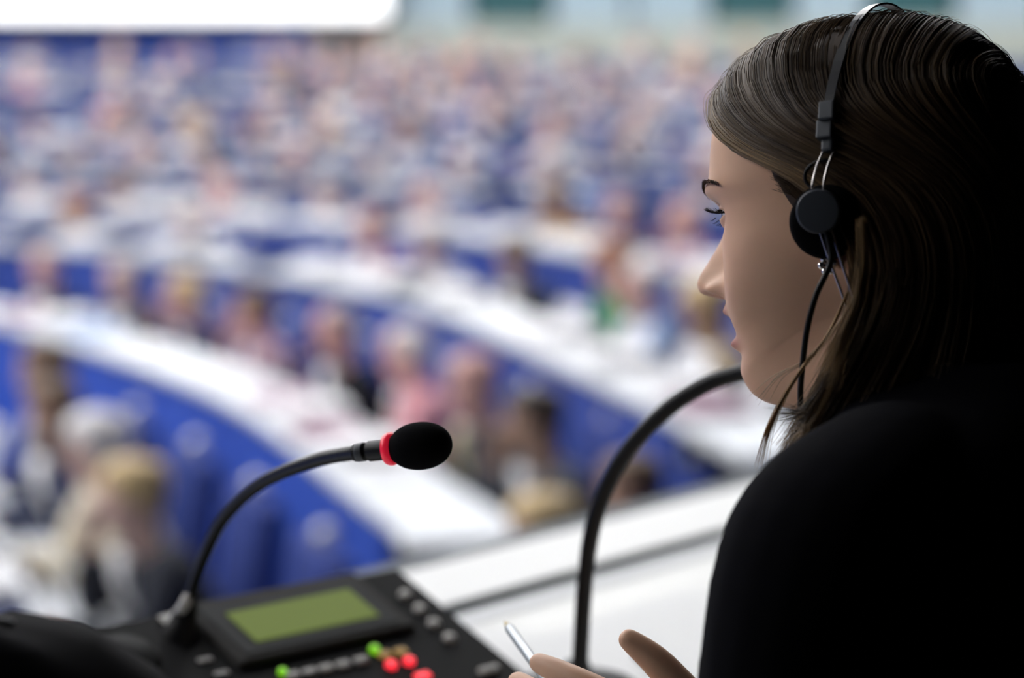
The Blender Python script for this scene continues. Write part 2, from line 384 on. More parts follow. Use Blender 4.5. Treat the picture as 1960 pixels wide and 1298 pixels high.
sv, sf = remesh(*join(loft(torso_rings(swt, 72)), sl, sr), .005, 8, .5)
mk('sweater', sv, sf, M_KNIT, person)
tv, tf = remesh(*join(*[skin([tor(s * .05, -.01, .53), tor(s * .095, .10, .54), tor(s * .11, .46, .52), tor(s * .11, .50, .27), tor(s * .11, .47, .10)],
                [(i, i + 1) for i in range(4)], [.085, .088, .068, .060, .055]) for s in (-1, 1)]), .008, 4)
mk('trousers', tv, tf, M_DENIM, person)
for s in (-1, 1):
    mk('shoe', *remesh(*skin([tor(s * .11, .44, .045), tor(s * .11, .52, .045), tor(s * .11, .63, .030)], [(0, 1), (1, 2)], [(.036, .04), (.038, .04), (.034, .026)]), .005, 3), M_BLACK, person)

# ------------------------------------------------------------------ her hair
HC = np.array([0, -.004, .118]); HRad = np.array([.0765, .0985, .1015])
def hk(q, off):                           # 1 on the skull, a rounded box between ellipsoid and cuboid
    a = np.abs(q / (HRad + off)); return ((a[:, 0] ** 2.2 + a[:, 1] ** 2.2) ** (2.7 / 2.2) + a[:, 2] ** 2.7) ** (1 / 2.7)
def ell(az, el, off=0.):                 # direction on the skull; az from the forehead to her left
    d = np.array([-math.sin(az) * math.cos(el), math.cos(az) * math.cos(el), math.sin(el)])
    k = 1 / float(hk(d[None, :], 0.)[0]); return HC + d * (k + off)
def push(p, off):                        # keep a strand outside the skull
    q = p - HC; up = p[:, 2] > HC[2] - .02
    k = hk(q, off); s = np.where((k < 1) & up, 1 / np.maximum(k, .2), 1)
    return HC + q * s[:, None]
def lerp(a, b, t): return a + (b - a) * t
def sheet(s, side, off, ln=1., n=26, jit=0., wave=0.):
    # s: 0 = front edge of the hair ... 1 = middle of the back; side 1 = her left (seen), -1 = her right
    rel = R(lerp(43, 150, s ** .9)); vol = .005 + .004 * math.sin(s * 3); x0 = lerp(.006, .002, s)
    k0 = ell(0. if rel < R(90) else math.pi, rel if rel < R(90) else math.pi - rel, .001 + off); k0[0] += x0
    a1 = lerp(22, 158, s ** .75); e1 = lerp(33, 30, s); k1 = ell(R(a1), R(e1), vol + off)
    a2 = lerp(48, 168, s ** .65); e2 = lerp(15, 8, s); k2 = ell(R(a2), R(e2), vol * .9 + off)
    a3 = lerp(84, 176, s ** .55); e3 = lerp(3.5, -10, min(1, s * 1.5)); k3 = ell(R(a3), R(e3), .008 + off)
    a4 = R(lerp(110, 180, s ** .7)); k4 = np.array([-math.sin(a4) * (.086 + off), math.cos(a4) * (.090 + off) - .004, lerp(.070, .050, s)])
    f = math.exp(-(s / .22) ** 2)
    a5 = R(lerp(98, 180, s ** .8) - 7 * f); k5 = np.array([-math.sin(a5) * (.083 + off * 1.8), math.cos(a5) * (.092 + off) - .004, lerp(.010, -.01, s)])
    a6 = R(lerp(84, 180, s ** .9) - 12 * f); zend = lerp(-.040, -.085, s) * ln
    k6 = np.array([-math.sin(a6) * (.078 + off * 2.4), math.cos(a6) * (.085 + off) + .004, zend])
    pts = np.array([k0, lerp(k0, k1, .5) + (lerp(k0, k1, .5) - HC) * .07, k1, k2, k3, k4, k5, k6])
    p = cr(pts, n)
    for _ in range(7): p[1:-1] = .25 * p[:-2] + .5 * p[1:-1] + .25 * p[2:]
    p = push(p, .003 + off * .6)
    t = np.linspace(0, 1, n)[:, None]
    if wave: p = p + (np.sin(t * 9 + jit * 50) * np.array([[.6, 1, .4]]) + np.sin(t * 23 + jit * 91) * .35) * wave * t
    if side < 0: p = p * np.array([-1, 1, 1])
    return p
# under-layer: scalp cover and the two falling sheets
for_cap = []
for side in (1, -1):
    g = np.array([sheet(s, side, -.0035, n=34) for s in np.linspace(0, 1.03, 48)])
    V = g.reshape(-1, 3); F = [(i * 34 + j, i * 34 + j + 1, (i + 1) * 34 + j + 1, (i + 1) * 34 + j) for i in range(47) for j in range(33)]
    for_cap.append((V, F))
azs = np.linspace(-np.pi, np.pi, 180, endpoint=False); lowb = np.interp(np.abs(azs), [0, .35, .75, 1.1, 1.22, 1.30, 1.38, 1.46, 1.6, 1.9, 2.3, np.pi], [.186, .184, .172, .148, .138, .122, .104, .094, .086, .06, .04, .03]); cr_ = []
for t_ in np.linspace(0, 1, 30):
    z_ = HTOP - .0003 + (lowb - HTOP + .0003) * t_ ** 1.3; x_, y_ = head_base(azs, z_); o_ = .0015 * np.minimum(1, t_ * 6 + .3) * (1 - t_ ** 6)
    cr_.append(np.stack([x_ - np.sin(azs) * o_, y_ + np.cos(azs) * o_, z_ + .001 * (1 - t_)], 1))
for_cap.append(loft(cr_, (True, False)))
cv, cf = join(*for_cap); hair_cap = mk('hair', xf(cv, HM), cf, M_HAIR, person); attr(hair_cap, 'tone', np.full(len(cv), .02))
def strands(name, paths, r0, tones, parent):
    P = np.array(paths); N, n, _ = P.shape
    T = np.gradient(P, axis=1); T /= np.linalg.norm(T, axis=2, keepdims=True) + 1e-12
    ref = P - HC; ref[..., 2] *= .3; A = np.cross(T, ref); A /= np.linalg.norm(A, axis=2, keepdims=True) + 1e-12; B = np.cross(T, A)
    prof = np.minimum(1, np.linspace(0, 1, n) * 12 + .3) * np.minimum(1, (1 - np.linspace(0, 1, n)) * 4 + .15)
    rr = (np.asarray(r0)[:, None] * prof[None, :])[..., None]
    V = np.stack([P + rr * (math.cos(a) * A + math.sin(a) * B) for a in (.5, .5 + 2.094, .5 + 4.189)], 2).reshape(-1, 3)
    b = (np.arange(N)[:, None] * n + np.arange(n - 1)[None, :]).ravel() * 3; F = []
    for j in range(3):
        k = (j + 1) % 3; F.append(np.stack([b + j, b + k, b + 3 + k, b + 3 + j], 1))
    F = np.vstack(F); V = xf(V, HM)
    me = bpy.data.meshes.new(name); me.vertices.add(len(V)); me.vertices.foreach_set('co', V.astype(np.float32).ravel())
    me.loops.add(F.size); me.loops.foreach_set('vertex_index', F.astype(np.int32).ravel())
    me.polygons.add(len(F)); me.polygons.foreach_set('loop_start', np.arange(0, F.size, 4, dtype=np.int32)); me.polygons.foreach_set('loop_total', np.full(len(F), 4, np.int32))
    me.update(calc_edges=True); me.polygons.foreach_set('use_smooth', [True] * len(F))
    o = link_me(name, me, M_HAIR, parent); attr(o, 'tone', np.repeat(np.asarray(tones, np.float32), n * 3)); o['kind'] = 'stuff'
    return o
paths, rad, tone = [], [], []
for i in range(6000):
    side = 1 if rng.random() < .74 else -1
    s = rng.random() ** (1.3 if side > 0 else 1.); lock = math.sin(s * 37 + 1.3 * math.sin(s * 17)) * .6 + math.sin(s * 143 + 1) * .4
    off = rng.uniform(-.002, .0028) + lock * .0007
    if rng.random() < .03: off += rng.uniform(.001, .004)
    paths.append(sheet(min(1, abs(s + rng.normal(0, .008))), side, off, rng.uniform(.7, 1.3), 26, rng.random(), .0022))
    rad.append(rng.uniform(.00020, .00042)); gold = .85 * math.exp(-(s / .035) ** 2) * (side > 0) + .22 * math.exp(-((s - .15) / .05) ** 2)
    tone.append(np.clip(rng.uniform(0, .16) ** 1.2 + .08 * max(lock, 0) * rng.random() + gold * rng.uniform(.1, .9), 0, 1))
# the dark hair in front of the ear
for i in range(620):
    a0 = R(72 + 22 * rng.random() ** .6); z0_ = rng.uniform(.118, .128); ln_ = rng.uniform(.6, 1.) * (.012 + .034 * (math.degrees(a0) - 72) / 22); pts = []
    for t_ in np.linspace(0, 1, 26):
        az_ = a0 + (R(93) - a0) * .5 * t_; x_, y_ = head_base(np.array(az_), np.array(z0_ - ln_ * t_)); o_ = .0022 * (1 - .7 * t_)
        pts.append([float(x_) - math.sin(az_) * o_, float(y_) + math.cos(az_) * o_, z0_ - ln_ * t_])
    paths.append(np.array(pts)); rad.append(rng.uniform(.00012, .00026)); tone.append(rng.uniform(0, .12))
def wisp(pix, n, spread, tn):            # loose lock hanging free of the rest
    base_ = xf(np.array([at(*p) for p in pix]), HI)
    for _ in range(n):
        j_ = rng.normal(0, spread, 3); e_ = rng.normal(0, spread * 2.2, 3); k_ = len(base_)
        paths.append(cr(base_ + j_ * .5 + np.linspace(0, 1, k_)[:, None] ** 2 * e_, 26)); rad.append(rng.uniform(.00018, .0003)); tone.append(np.clip(tn + rng.uniform(-.2, .2), 0, 1))
wisp([(1622, 560, 1.372), (1585, 640, 1.378), (1540, 700, 1.380), (1502, 760, 1.382), (1472, 825, 1.39), (1455, 892, 1.40)], 30, .0009, 1.)
wisp([(1590, 640, 1.378), (1540, 690, 1.385), (1490, 720, 1.40), (1452, 765, 1.42)], 5, .0012, .7)
wisp([(1600, 690, 1.372), (1570, 750, 1.375), (1535, 790, 1.378), (1500, 800, 1.38)], 40, .0022, .10)
wisp([(1590, 740, 1.372), (1565, 800, 1.375), (1540, 830, 1.378), (1525, 860, 1.38)], 60, .0020, .55)
wisp([(1650, 420, 1.362), (1652, 500, 1.362), (1640, 580, 1.362), (1612, 650, 1.365), (1590, 720, 1.37)], 120, .0020, .65)
for i in range(160):                     # stray hairs on the crown
    s = rng.random() * .8; p = sheet(s, 1 if rng.random() < .7 else -1, rng.uniform(.003, .007), 1, 26, rng.random(), .004); paths.append(p); rad.append(.00016); tone.append(.25)
strands('hair_strands', paths, rad, tone, person)

# ------------------------------------------------------------------ the booth (s along the window, t out towards the hall)
O0 = np.array([-.095, 2.402, 0.]); WA = R(51); WD = np.array([math.cos(WA), math.sin(WA), 0]); ND = np.array([-math.sin(WA), math.cos(WA), 0])
def bp(s, t, z): return O0 + s * WD + t * ND + np.array([0, 0, z])
def bbox(name, s0, s1, t0, t1, z0, z1, m, parent=None, b=0.):
    M = np.eye(4); M[:3, 0] = WD; M[:3, 1] = ND; M[:3, 3] = bp((s0 + s1) / 2, (t0 + t1) / 2, (z0 + z1) / 2)
    return mk(name, *rbox(s1 - s0, t1 - t0, z1 - z0, b, 2, M), m, parent, smooth=False)
M_BOOTH = mat('booth_fabric_dark', (.010, .010, .013), .95, .1, noise=(6, .3))
M_BFLOOR = mat('booth_carpet', (.02, .02, .026), 1., .05, noise=(120, .4))
M_LAM = mat('laminate_white', (.80, .81, .78), .42, .4, noise=(3, .03))
M_SILL = mat('sill_white', (.80, .81, .79), .45, .4, noise=(2.5, .03))
M_GREY = mat('aluminium_grey', (.36, .40, .42), .5, .5, .3)
M_EDGE = mat('sill_edge_grey', (.16, .18, .19), .7, .2)
M_TRAY = mat('aluminium_pale', (.55, .57, .58), .5, .4, .1)
M_GASK = mat('rubber_gasket', (.022, .030, .032), .95, .05)
def structure(o): o['kind'] = 'structure'; return o
structure(bbox('floor_booth', -2.7, 2.2, -2.4, -.02, -.05, 0, M_BFLOOR))
structure(bbox('ceiling_booth', -2.7, 2.2, -2.4, .03, 2.4, 2.46, M_BOOTH))
structure(bbox('wall_booth_rear', -2.7, 2.2, -2.46, -2.4, 0, 2.4, M_BOOTH))
structure(bbox('wall_booth_left', -2.76, -2.7, -2.46, -.02, 0, 2.4, M_BOOTH))
structure(bbox('wall_booth_right', 2.2, 2.26, -2.46, -.02, 0, 2.4, M_BOOTH))
structure(bbox('wall_booth_front', -2.76, 2.26, -.14, -.001, -1.6, .70, M_BOOTH))
structure(bbox('wall_booth_light_block', -2.70, -1.55, -.12, -.002, .75, 2.19, M_BOOTH))  # unseen section added to narrow the opening and cut light on hair and jaw
structure(bbox('wall_booth_header', -2.76, 2.26, -.12, .0, 2.2, 2.46, M_BOOTH))
sill = structure(bbox('trim_1', -2.7, 2.2, -.128, .0, .701, .742, M_SILL, b=.003))
bbox('sill_edge', -2.7, 2.2, .0005, .050, .690, .738, M_EDGE, sill, b=.004)
bbox('gasket', -2.7, 2.2, -.157, -.129, .701, .7415, M_GASK, sill, b=.003)
desk = empty('desk', bp(-.7, -.45, 0)); tag(desk, 'long white laminate desk along the booth window under the microphones', 'desk')
bbox('desktop', -2.65, 2.15, -.75, -.158, .708, .74, M_LAM, desk, b=.003)
for s in (-2.55, -1.75, .5, 2.0): bbox('leg', s, s + .05, -.70, -.2, .001, .707, M_GREY, desk, b=.004)
bbox('cable_tray', -2.65, 2.15, -.195, -.160, .7402, .7412, M_TRAY, desk, b=.001)

# papers and small things on the desk
M_PAPER = mat('paper_white', (.88, .89, .88), .7, .2)
def sheet_on(px, py, w, h, rz, label, z=.7412, th=.0012, m=None):
    c = at_z(px, py, z); M = np.array(Matrix.Translation(c + np.array([0, 0, th / 2])) @ Matrix.Rotation(rz, 4, 'Z'))
    o = mk('paper_sheet', *rbox(w, h, th, 0, 1, M), m or M_PAPER, smooth=False); return tag(o, label, 'paper', 'papers on the booth desk')
sheet_on(1330, 1215, .297, .21, WA, 'white paper sheet lying on the booth desk close behind the gesturing hand')
sheet_on(1050, 1275, .21, .297, WA + .35, 'white paper sheet on the booth desk between console and thick gooseneck microphone', z=.7408)

# ------------------------------------------------------------------ interpreter console
BRc, BLc, FRc = at_z(760, 1083, .83), at_z(140, 1205, .83), at_z(1000, 1298, .766)
CX = BRc - BLc; CL = np.linalg.norm(CX); CX /= CL; CY = FRc - BRc; CY -= CX * (CY @ CX); CY /= np.linalg.norm(CY); CN = np.cross(CY, CX); CN = CN if CN[2] > 0 else -CN
CM = np.eye(4); CM[:3, 0] = CX; CM[:3, 1] = CY; CM[:3, 2] = CN; CM[:3, 3] = BLc        # local: x to the right edge, y to the user, z out of the face
def on_face(px, py):
    r = at(px, py, 1) - np.array([0, 0, CAMZ]); p0 = np.array([0, 0, CAMZ]); p = p0 + r * ((BLc - p0) @ CN) / (r @ CN)
    return np.array([(p - BLc) @ CX, (p - BLc) @ CY])
M_CONS = mat('console_charcoal', (.008, .0085, .009), .75, .15, bump=(700, .15))
M_BEZ = mat('console_bezel', (.030, .029, .027), .7, .15)
M_BEZ2 = mat('console_bezel_inner', (.010, .013, .014), .6, .15)
M_LCD = mat('lcd_green', (.03, .04, .008), .5, .08, emit=(.24, .33, .045), estr=.40)
M_BTN = mat('button_grey', (.50, .49, .46), .5, .4)
def led(name, c, s): return mat(name, tuple(x * .5 for x in c), .4, .4, emit=c, estr=s)
M_RED, M_GRN, M_AMB = led('led_red', (1, .03, .05), 1.4), led('led_green', (.25, .75, .01), .7), led('led_amber', (.5, .3, .06), .35)
console = empty('interpreter_console', (*BLc[:2], .741)); tag(console, 'black interpreter console with green display and lit buttons on the desk', 'console')
def cface(x, y, z=0.): return BLc + CX * x + CY * y + CN * z
DEP = .215; z0 = .7415
tri = []
for x in (-.01, CL):
    b, f = cface(x, 0), cface(x, DEP)
    tri += [b, f, np.array([f[0], f[1], z0]), np.array([b[0] - CY[0] * .012, b[1] - CY[1] * .012, z0])]
bm = bmesh.new(); vs = [bm.verts.new(p) for p in tri]
for q in ((0, 1, 2, 3), (7, 6, 5, 4), (0, 4, 5, 1), (1, 5, 6, 2), (2, 6, 7, 3), (3, 7, 4, 0)): bm.faces.new([vs[i] for i in q])
bmesh.ops.recalc_face_normals(bm, faces=bm.faces[:]); bmesh.ops.bevel(bm, geom=bm.edges[:], offset=.004, segments=2, affect='EDGES')
me = bpy.data.meshes.new('housing'); bm.to_mesh(me); bm.free(); link_me('housing', me, M_CONS, console)
def cbox(name, x0, x1, y0, y1, z0, z1, m, parent=console, b=.001, ta=1.):
    M = CM.copy(); M[:3, 3] = cface((x0 + x1) / 2, (y0 + y1) / 2, (z0 + z1) / 2); return mk(name, *rbox(x1 - x0, y1 - y0, z1 - z0, b, 2, M, ta), m, parent, smooth=False)
q = [on_face(*p) for p in ((430, 1190), (665, 1140), (715, 1190), (490, 1247))]
lx0, lx1 = (q[0][0] + q[3][0]) / 2, (q[1][0] + q[2][0]) / 2; ly0, ly1 = (q[0][1] + q[1][1]) / 2, (q[2][1] + q[3][1]) / 2
bz = cbox('display_bezel', lx0 - .030, lx1 + .026, ly0 - .024, ly1 + .020, .0005, .006, M_BEZ, b=.002, ta=.97)
cbox('bezel_inset', lx0 - .018, lx1 + .014, ly0 - .014, ly1 + .012, .0055, .0068, M_BEZ2, bz, b=.0004)
cbox('display', lx0, lx1, ly0, ly1, .0062, .0075, M_LCD, bz, b=0)
def cbutton(px, py, r, m, name='button', h=.004, sq=None):
    x, y = on_face(px, py)
    if sq: return cbox(name, x - sq[0] / 2, x + sq[0] / 2, y - sq[1] / 2, y + sq[1] / 2, 0, h, m, b=.0012)
    M = CM.copy(); M[:3, 3] = cface(x, y, 0); return mk(name, *lathe([(r, 0), (r, h * .7), (r * .85, h), (.0005, h)], 20, M), m, console)
for p in ((775, 1142), (803, 1170), (830, 1197), (860, 1225)): cbutton(*p, .0052, M_BTN)
for p in ((735, 1256), (766, 1250)): cbutton(*p, 0, M_AMB, 'lit_button', .003, (.011, .007))
for p in ((716, 1247),): cbutton(*p, .0042, M_GRN, 'indicator_light')
for p in ((748, 1276), (782, 1269)): cbutton(*p, .0046, M_RED, 'indicator_light')
cbutton(808, 1297, 0, M_RED, 'lit_button', .003, (.014, .007)); cbutton(540, 1290, .0036, M_GRN, 'indicator_light')
for p in ((560, 1297), (592, 1290), (623, 1283), (656, 1276), (690, 1268)): cbutton(*p, 0, M_BTN, 'button', .004, (.0115, .0065))
cbutton(935, 1286, 0, M_BTN, 'button', .004, (.020, .006)); cbutton(392, 1265, 0, M_BTN, 'button', .002, (.013, .005)); cbutton(424, 1291, 0, M_BTN, 'button', .002, (.013, .005))
kx, ky = on_face(240, 1275); M = CM.copy(); M[:3, 3] = cface(kx, ky, 0)
mk('volume_knob', *lathe([(.026, 0), (.026, .010), (.022, .014), (.0005, .015)], 32, M), M_CONS, console)
sx, sy = on_face(330, 1187); cbox('socket_plate', sx - .010, sx + .010, sy - .006, sy + .006, 0, .003, M_BTN)

# ------------------------------------------------------------------ microphones
def bezier_path(rows, n): return cr([at(*r) for r in rows], n)
M_RING = mat('ring_red', (.85, .02, .05), .3, .5, emit=(1, .02, .06), estr=.3)
mic = empty('gooseneck_microphone', (*cface(*on_face(345, 1195))[:2], .80)); tag(mic, 'black gooseneck microphone with glowing red ring rising from the console', 'microphone')
mb = cface(*on_face(346, 1215)); p1 = np.vstack([mb, [at(*r) for r in ((362, 1150, 1.845), (388, 1072, 1.80), (430, 990, 1.74), (500, 925, 1.675), (600, 883, 1.60), (690, 865, 1.535), (722, 862, 1.515))]])
g = cr(p1, 150)
mk('base_socket', *tube(cr([mb + CN * -.004, g[5], g[14], g[24]], 12), np.interp(np.linspace(0, 1, 12), [0, .25, .6, 1], [.0155, .0135, .0095, .006]), 24), M_BLACK, mic)
bs = cface(*on_face(336, 1190)); mk('release_clip', *tube(cr([bs + CN * .006, at(350, 1163, 1.84), at(360, 1145, 1.83)], 8), .0045, 12), M_BTN, mic)
rip = np.where(np.arange(150) > 118, .0046 + .00035 * (np.arange(150) % 2), .0047)
mk('gooseneck', *tube(g, rip, 20), M_BLACK, mic)
ha = at(840, 849, 1.500) - at(735, 860, 1.515); ha /= np.linalg.norm(ha); hb = at(735, 861, 1.51)
HMf = frame(hb, (0, 0, 1), ha)
mk('collar', *lathe([(.0048, -.022), (.0058, -.020), (.0058, -.012), (.0050, -.0115), (.0066, -.010), (.0066, .002), (.0075, .004)], 28, HMf), M_BLACK, mic)
mk('collar_band', *lathe([(.0060, -.0185), (.0061, -.018), (.0061, -.014), (.0060, -.0135)], 28, HMf), M_GRAPH, mic)
mk('light_ring', *lathe([(.0075, .001), (.0096, .0020), (.0104, .0040), (.0104, .0060), (.0090, .0075)], 36, HMf), M_RING, mic)
prof = [(.0088, .0045)] + [(.0150 * math.sin(a) ** .82 if a < math.pi / 2 else .0150 * math.sin(a) ** .9, .0255 - .0205 * math.cos(a)) for a in np.linspace(.55, 3.12, 26)]
mk('windscreen', *lathe(prof, 40, HMf), M_FOAM, mic)
mic2 = empty('gooseneck_microphone', (*at_z(1103, 1345, .745)[:2], .741)); tag(mic2, 'thick black gooseneck microphone bending behind the woman\'s chin', 'microphone')
g2 = cr(np.vstack([at_z(1104, 1345, .760), [at(*r) for r in ((1109, 1290, 1.86), (1120, 1110, 1.82), (1140, 990, 1.79), (1190, 880, 1.76), (1270, 790, 1.73), (1350, 737, 1.71), (1425, 712, 1.69), (1470, 708, 1.67))]]), 120)
mk('gooseneck', *tube(g2, .0062, 20), M_BLACK, mic2)
b2 = at_z(1104, 1345, .741); mk('base', *lathe([(.055, 0), (.055, .010), (.045, .018), (.014, .022), (.010, .034), (.0005, .034)], 40, frame(b2, (1, 0, 0), (0, 0, 1))), M_BLACK, mic2)
h2 = frame(g2[-1], (0, 0, 1), g2[-1] - g2[-8]); mk('windscreen', *lathe([(.0062, -.003)] + [(.0135 * math.sin(a) ** .85, .016 - .017 * math.cos(a)) for a in np.linspace(.5, 3.12, 20)], 32, h2), M_FOAM, mic2)

# pen in the hand, small black mouse on the desk
M_PEN, M_TIP = mat('pen_silver', (.45, .50, .54), .3, .5, .3), mat('pen_tip_brass', (.35, .28, .14), .35, .5, .8)
a, b = at(966, 1190, 1.60), at(1070, 1335, 1.462); d = (b - a) / np.linalg.norm(b - a)
pen = empty('pen', b); tag(pen, 'slim silver pen held in the gesturing hand above the desk', 'pen')
PM = frame(a, (0, 0, 1), d); mk('tip', *lathe([(.0006, 0), (.0016, .006), (.0030, .013)], 16, PM), M_TIP, pen)
mk('barrel', *lathe([(.0030, .013), (.0034, .016), (.0034, .13), (.0028, .138), (.0005, .139)], 16, PM), M_PEN, pen)
ma, mbb = at_z(1222, 1248, .7475), at_z(1330, 1330, .7475); md = (mbb - ma) / np.linalg.norm(mbb - ma); marker = empty('marker_pen', (ma + mbb) / 2); tag(marker, 'black marker pen lying on the white desk behind the hand', 'pen')
MMf = frame(ma, (0, 0, 1), md); mk('barrel', *lathe([(.0005, .045), (.0060, .045), (.0060, .128), (.0050, .132), (.0005, .132)], 20, MMf), M_BLACK, marker); mk('cap', *lathe([(.004, 0), (.0066, .003), (.0066, .046), (.0060, .047)], 20, MMf), M_BLACK, marker)

# ------------------------------------------------------------------ headset and earring
headset = empty('headset', HM[:3, 3] + np.array([0, 0, .09])); tag(headset, 'lightweight black headset with thin wire headband over the woman\'s hair', 'headset')
def hl(p): return xf(np.atleast_2d(np.array(p, float)), HM)
ECx = np.array([-.0965, -.013, .099]); nrm = HI[:3, :3] @ (np.array([0, 0, CAMZ]) - xf(np.array([[-.0965, -.013, .099]]), HM)[0]); nrm /= np.linalg.norm(nrm); nrm = nrm * .75 + np.array([-1, .1, 0]) * .25; nrm /= np.linalg.norm(nrm)
EF = frame(ECx, (0, 0, 1), nrm)
def hel(prof, n=40, M=EF): V, F = lathe(prof, n, M); return xf(V, HM), F
pad = mk('ear_pad', *hel([(.012, -.020), (.0195, -.019), (.0212, -.015), (.0212, -.010), (.019, -.006), (.014, -.005), (.0005, -.005)], 40, frame(ECx + np.array([0, -.003, -.006]), (0, 0, 1), nrm)), M_FOAM, headset)
M_CUP = mat('cup_slate', (.085, .095, .115), .4, .4)
cup = mk('ear_cup', *hel([(.0115, -.005), (.0122, -.0048), (.0125, -.004), (.0125, .0022), (.0124, .0027), (.0120, .0031), (.0114, .0033), (.0110, .00335), (.0005, .0034)]), M_CUP, headset)
# headband: thin strip over the crown
ba = []
for a in np.linspace(R(-33), R(213), 60):
    p = HC + np.array([-math.cos(a) * (HRad[0] + .0148), -.010 - .010 * math.sin(a), math.sin(a) * (HRad[2] + .0110)]); ba.append(p)
ba = np.array([p for p in ba if p[2] > .152])
bn = np.gradient(ba, axis=0); bn /= np.linalg.norm(bn, axis=1)[:, None]; oy = np.array([0, 1., 0]); nn = np.cross(bn, oy)
M_BAND = mat('headband_black', (.02, .021, .025), .3, .5)
bw, bt = .0030, .0006
rings = [np.array([p + bw * oy + bt * n_, p - bw * oy + bt * n_, p - bw * oy - bt * n_, p + bw * oy - bt * n_]) for p, n_ in zip(ba, nn)]
V, F = loft(rings); mk('headband', xf(V, HM), F, M_BAND, headset, smooth=False)
for s in (-1, 1):
    e0 = ba[0] if ba[0][0] * s > 0 else ba[-1]
    for (dz, w, hgt, dy) in ((-.002, .0095, .011, 0), (-.0125, .0095, .011, .002)):
        M = frame(e0 + np.array([s * .001, dy, dz]), (0, 1, 0), (s, 0, .25)); V, F = rbox(w, hgt, .006, .001, 2, M); mk('slider_block', xf(V, HM), F, M_GRAPH, headset, smooth=False)
    M = frame(e0 + np.array([s * .001, .001, -.021]), (0, 1, 0), (s, 0, .2)); V, F = rbox(.007, .009, .005, .0015, 2, M); mk('slider_block', xf(V, HM), F, M_GRAPH, headset, smooth=False)
    sx = s * -1.
    for k, yy in enumerate((.0030, -.0040)):
        top = e0 + np.array([s * .001, yy + .001, -.024]); c0 = ECx * np.array([sx, 1, 1])
        pts = [top, top * .5 + (c0 + np.array([s * .002, yy, .012])) * .5 + np.array([s * .002, 0, 0]), c0 + np.array([s * .0005, yy, .010]), c0 + np.array([-s * .003, yy - .002, -.012]), c0 + np.array([-s * .012, yy * .8 - .011, -.055])]
        mk('spring_wire', *tube(hl(cr(pts, 30)), .00085, 8), M_STEEL, headset)
    lp = c0 + np.array([-s * .014, -.0135, -.060]); V, F = rbox(.010, .010, .005, .0018, 2, frame(lp, (0, 1, 0), (s, 0, 0))); mk('end_block', xf(V, HM), F, M_GRAPH, headset)
    tp = e0 + np.array([s * .001, 0, -.030]); a = np.linspace(R(70), R(290), 18)
    loop = np.stack([tp[0] + 0 * a + s * .001, tp[1] + .004 - .012 * np.cos(a) - 0, tp[2] - .008 + .0085 * np.sin(a)], 1); mk('wire_loop', *tube(hl(loop), .0011, 8), M_BLACK, headset)
    if s > 0:
        mk('ear_pad', pad.data and (xf(xf(np.array([v.co for v in pad.data.vertices]), HI) * [-1, 1, 1], HM)), [tuple(p.vertices) for p in pad.data.polygons], M_FOAM, headset)
        mk('ear_cup', xf(xf(np.array([v.co for v in cup.data.vertices]), HI) * [-1, 1, 1], HM), [tuple(p.vertices) for p in cup.data.polygons], M_CUP, headset)
cab = np.vstack([hl(ECx + nrm * -.002 + np.array([0, -.004, -.012])), [at(*r) for r in ((1590, 500, 1.372), (1562, 565, 1.372), (1545, 630, 1.375), (1536, 700, 1.385), (1532, 760, 1.395), (1538, 830, 1.405), (1570, 890, 1.44), (1560, 1000, 1.50), (1530, 1250, 1.52))]])
mk('cable', *tube(cr(cab, 90), .0018, 10), M_BLACK, headset)
ear = [hl((-.0830, -.0125, .0705))[0]]
M_EAR = M_CHROME; ec = np.array([-.0815, -.0105, .0700])
earring = empty('earring', hl(ec)[0]); tag(earring, 'silver flower-shaped stud earring in the woman\'s ear lobe', 'earring')
for i in range(6):
    a = i * math.pi / 3; off = np.array([-.0012, .0040 * math.cos(a), .0040 * math.sin(a)]); mk('petal', *[(xf(v, HM), f) for v, f in [ball(ec + off, .0022, 14, 10)]][0], M_CHROME, earring)
mk('centre_stone', *[(xf(v, HM), f) for v, f in [ball(ec + [-.0015, 0, 0], .0018, 14, 10)]][0], M_BLACK, earring)

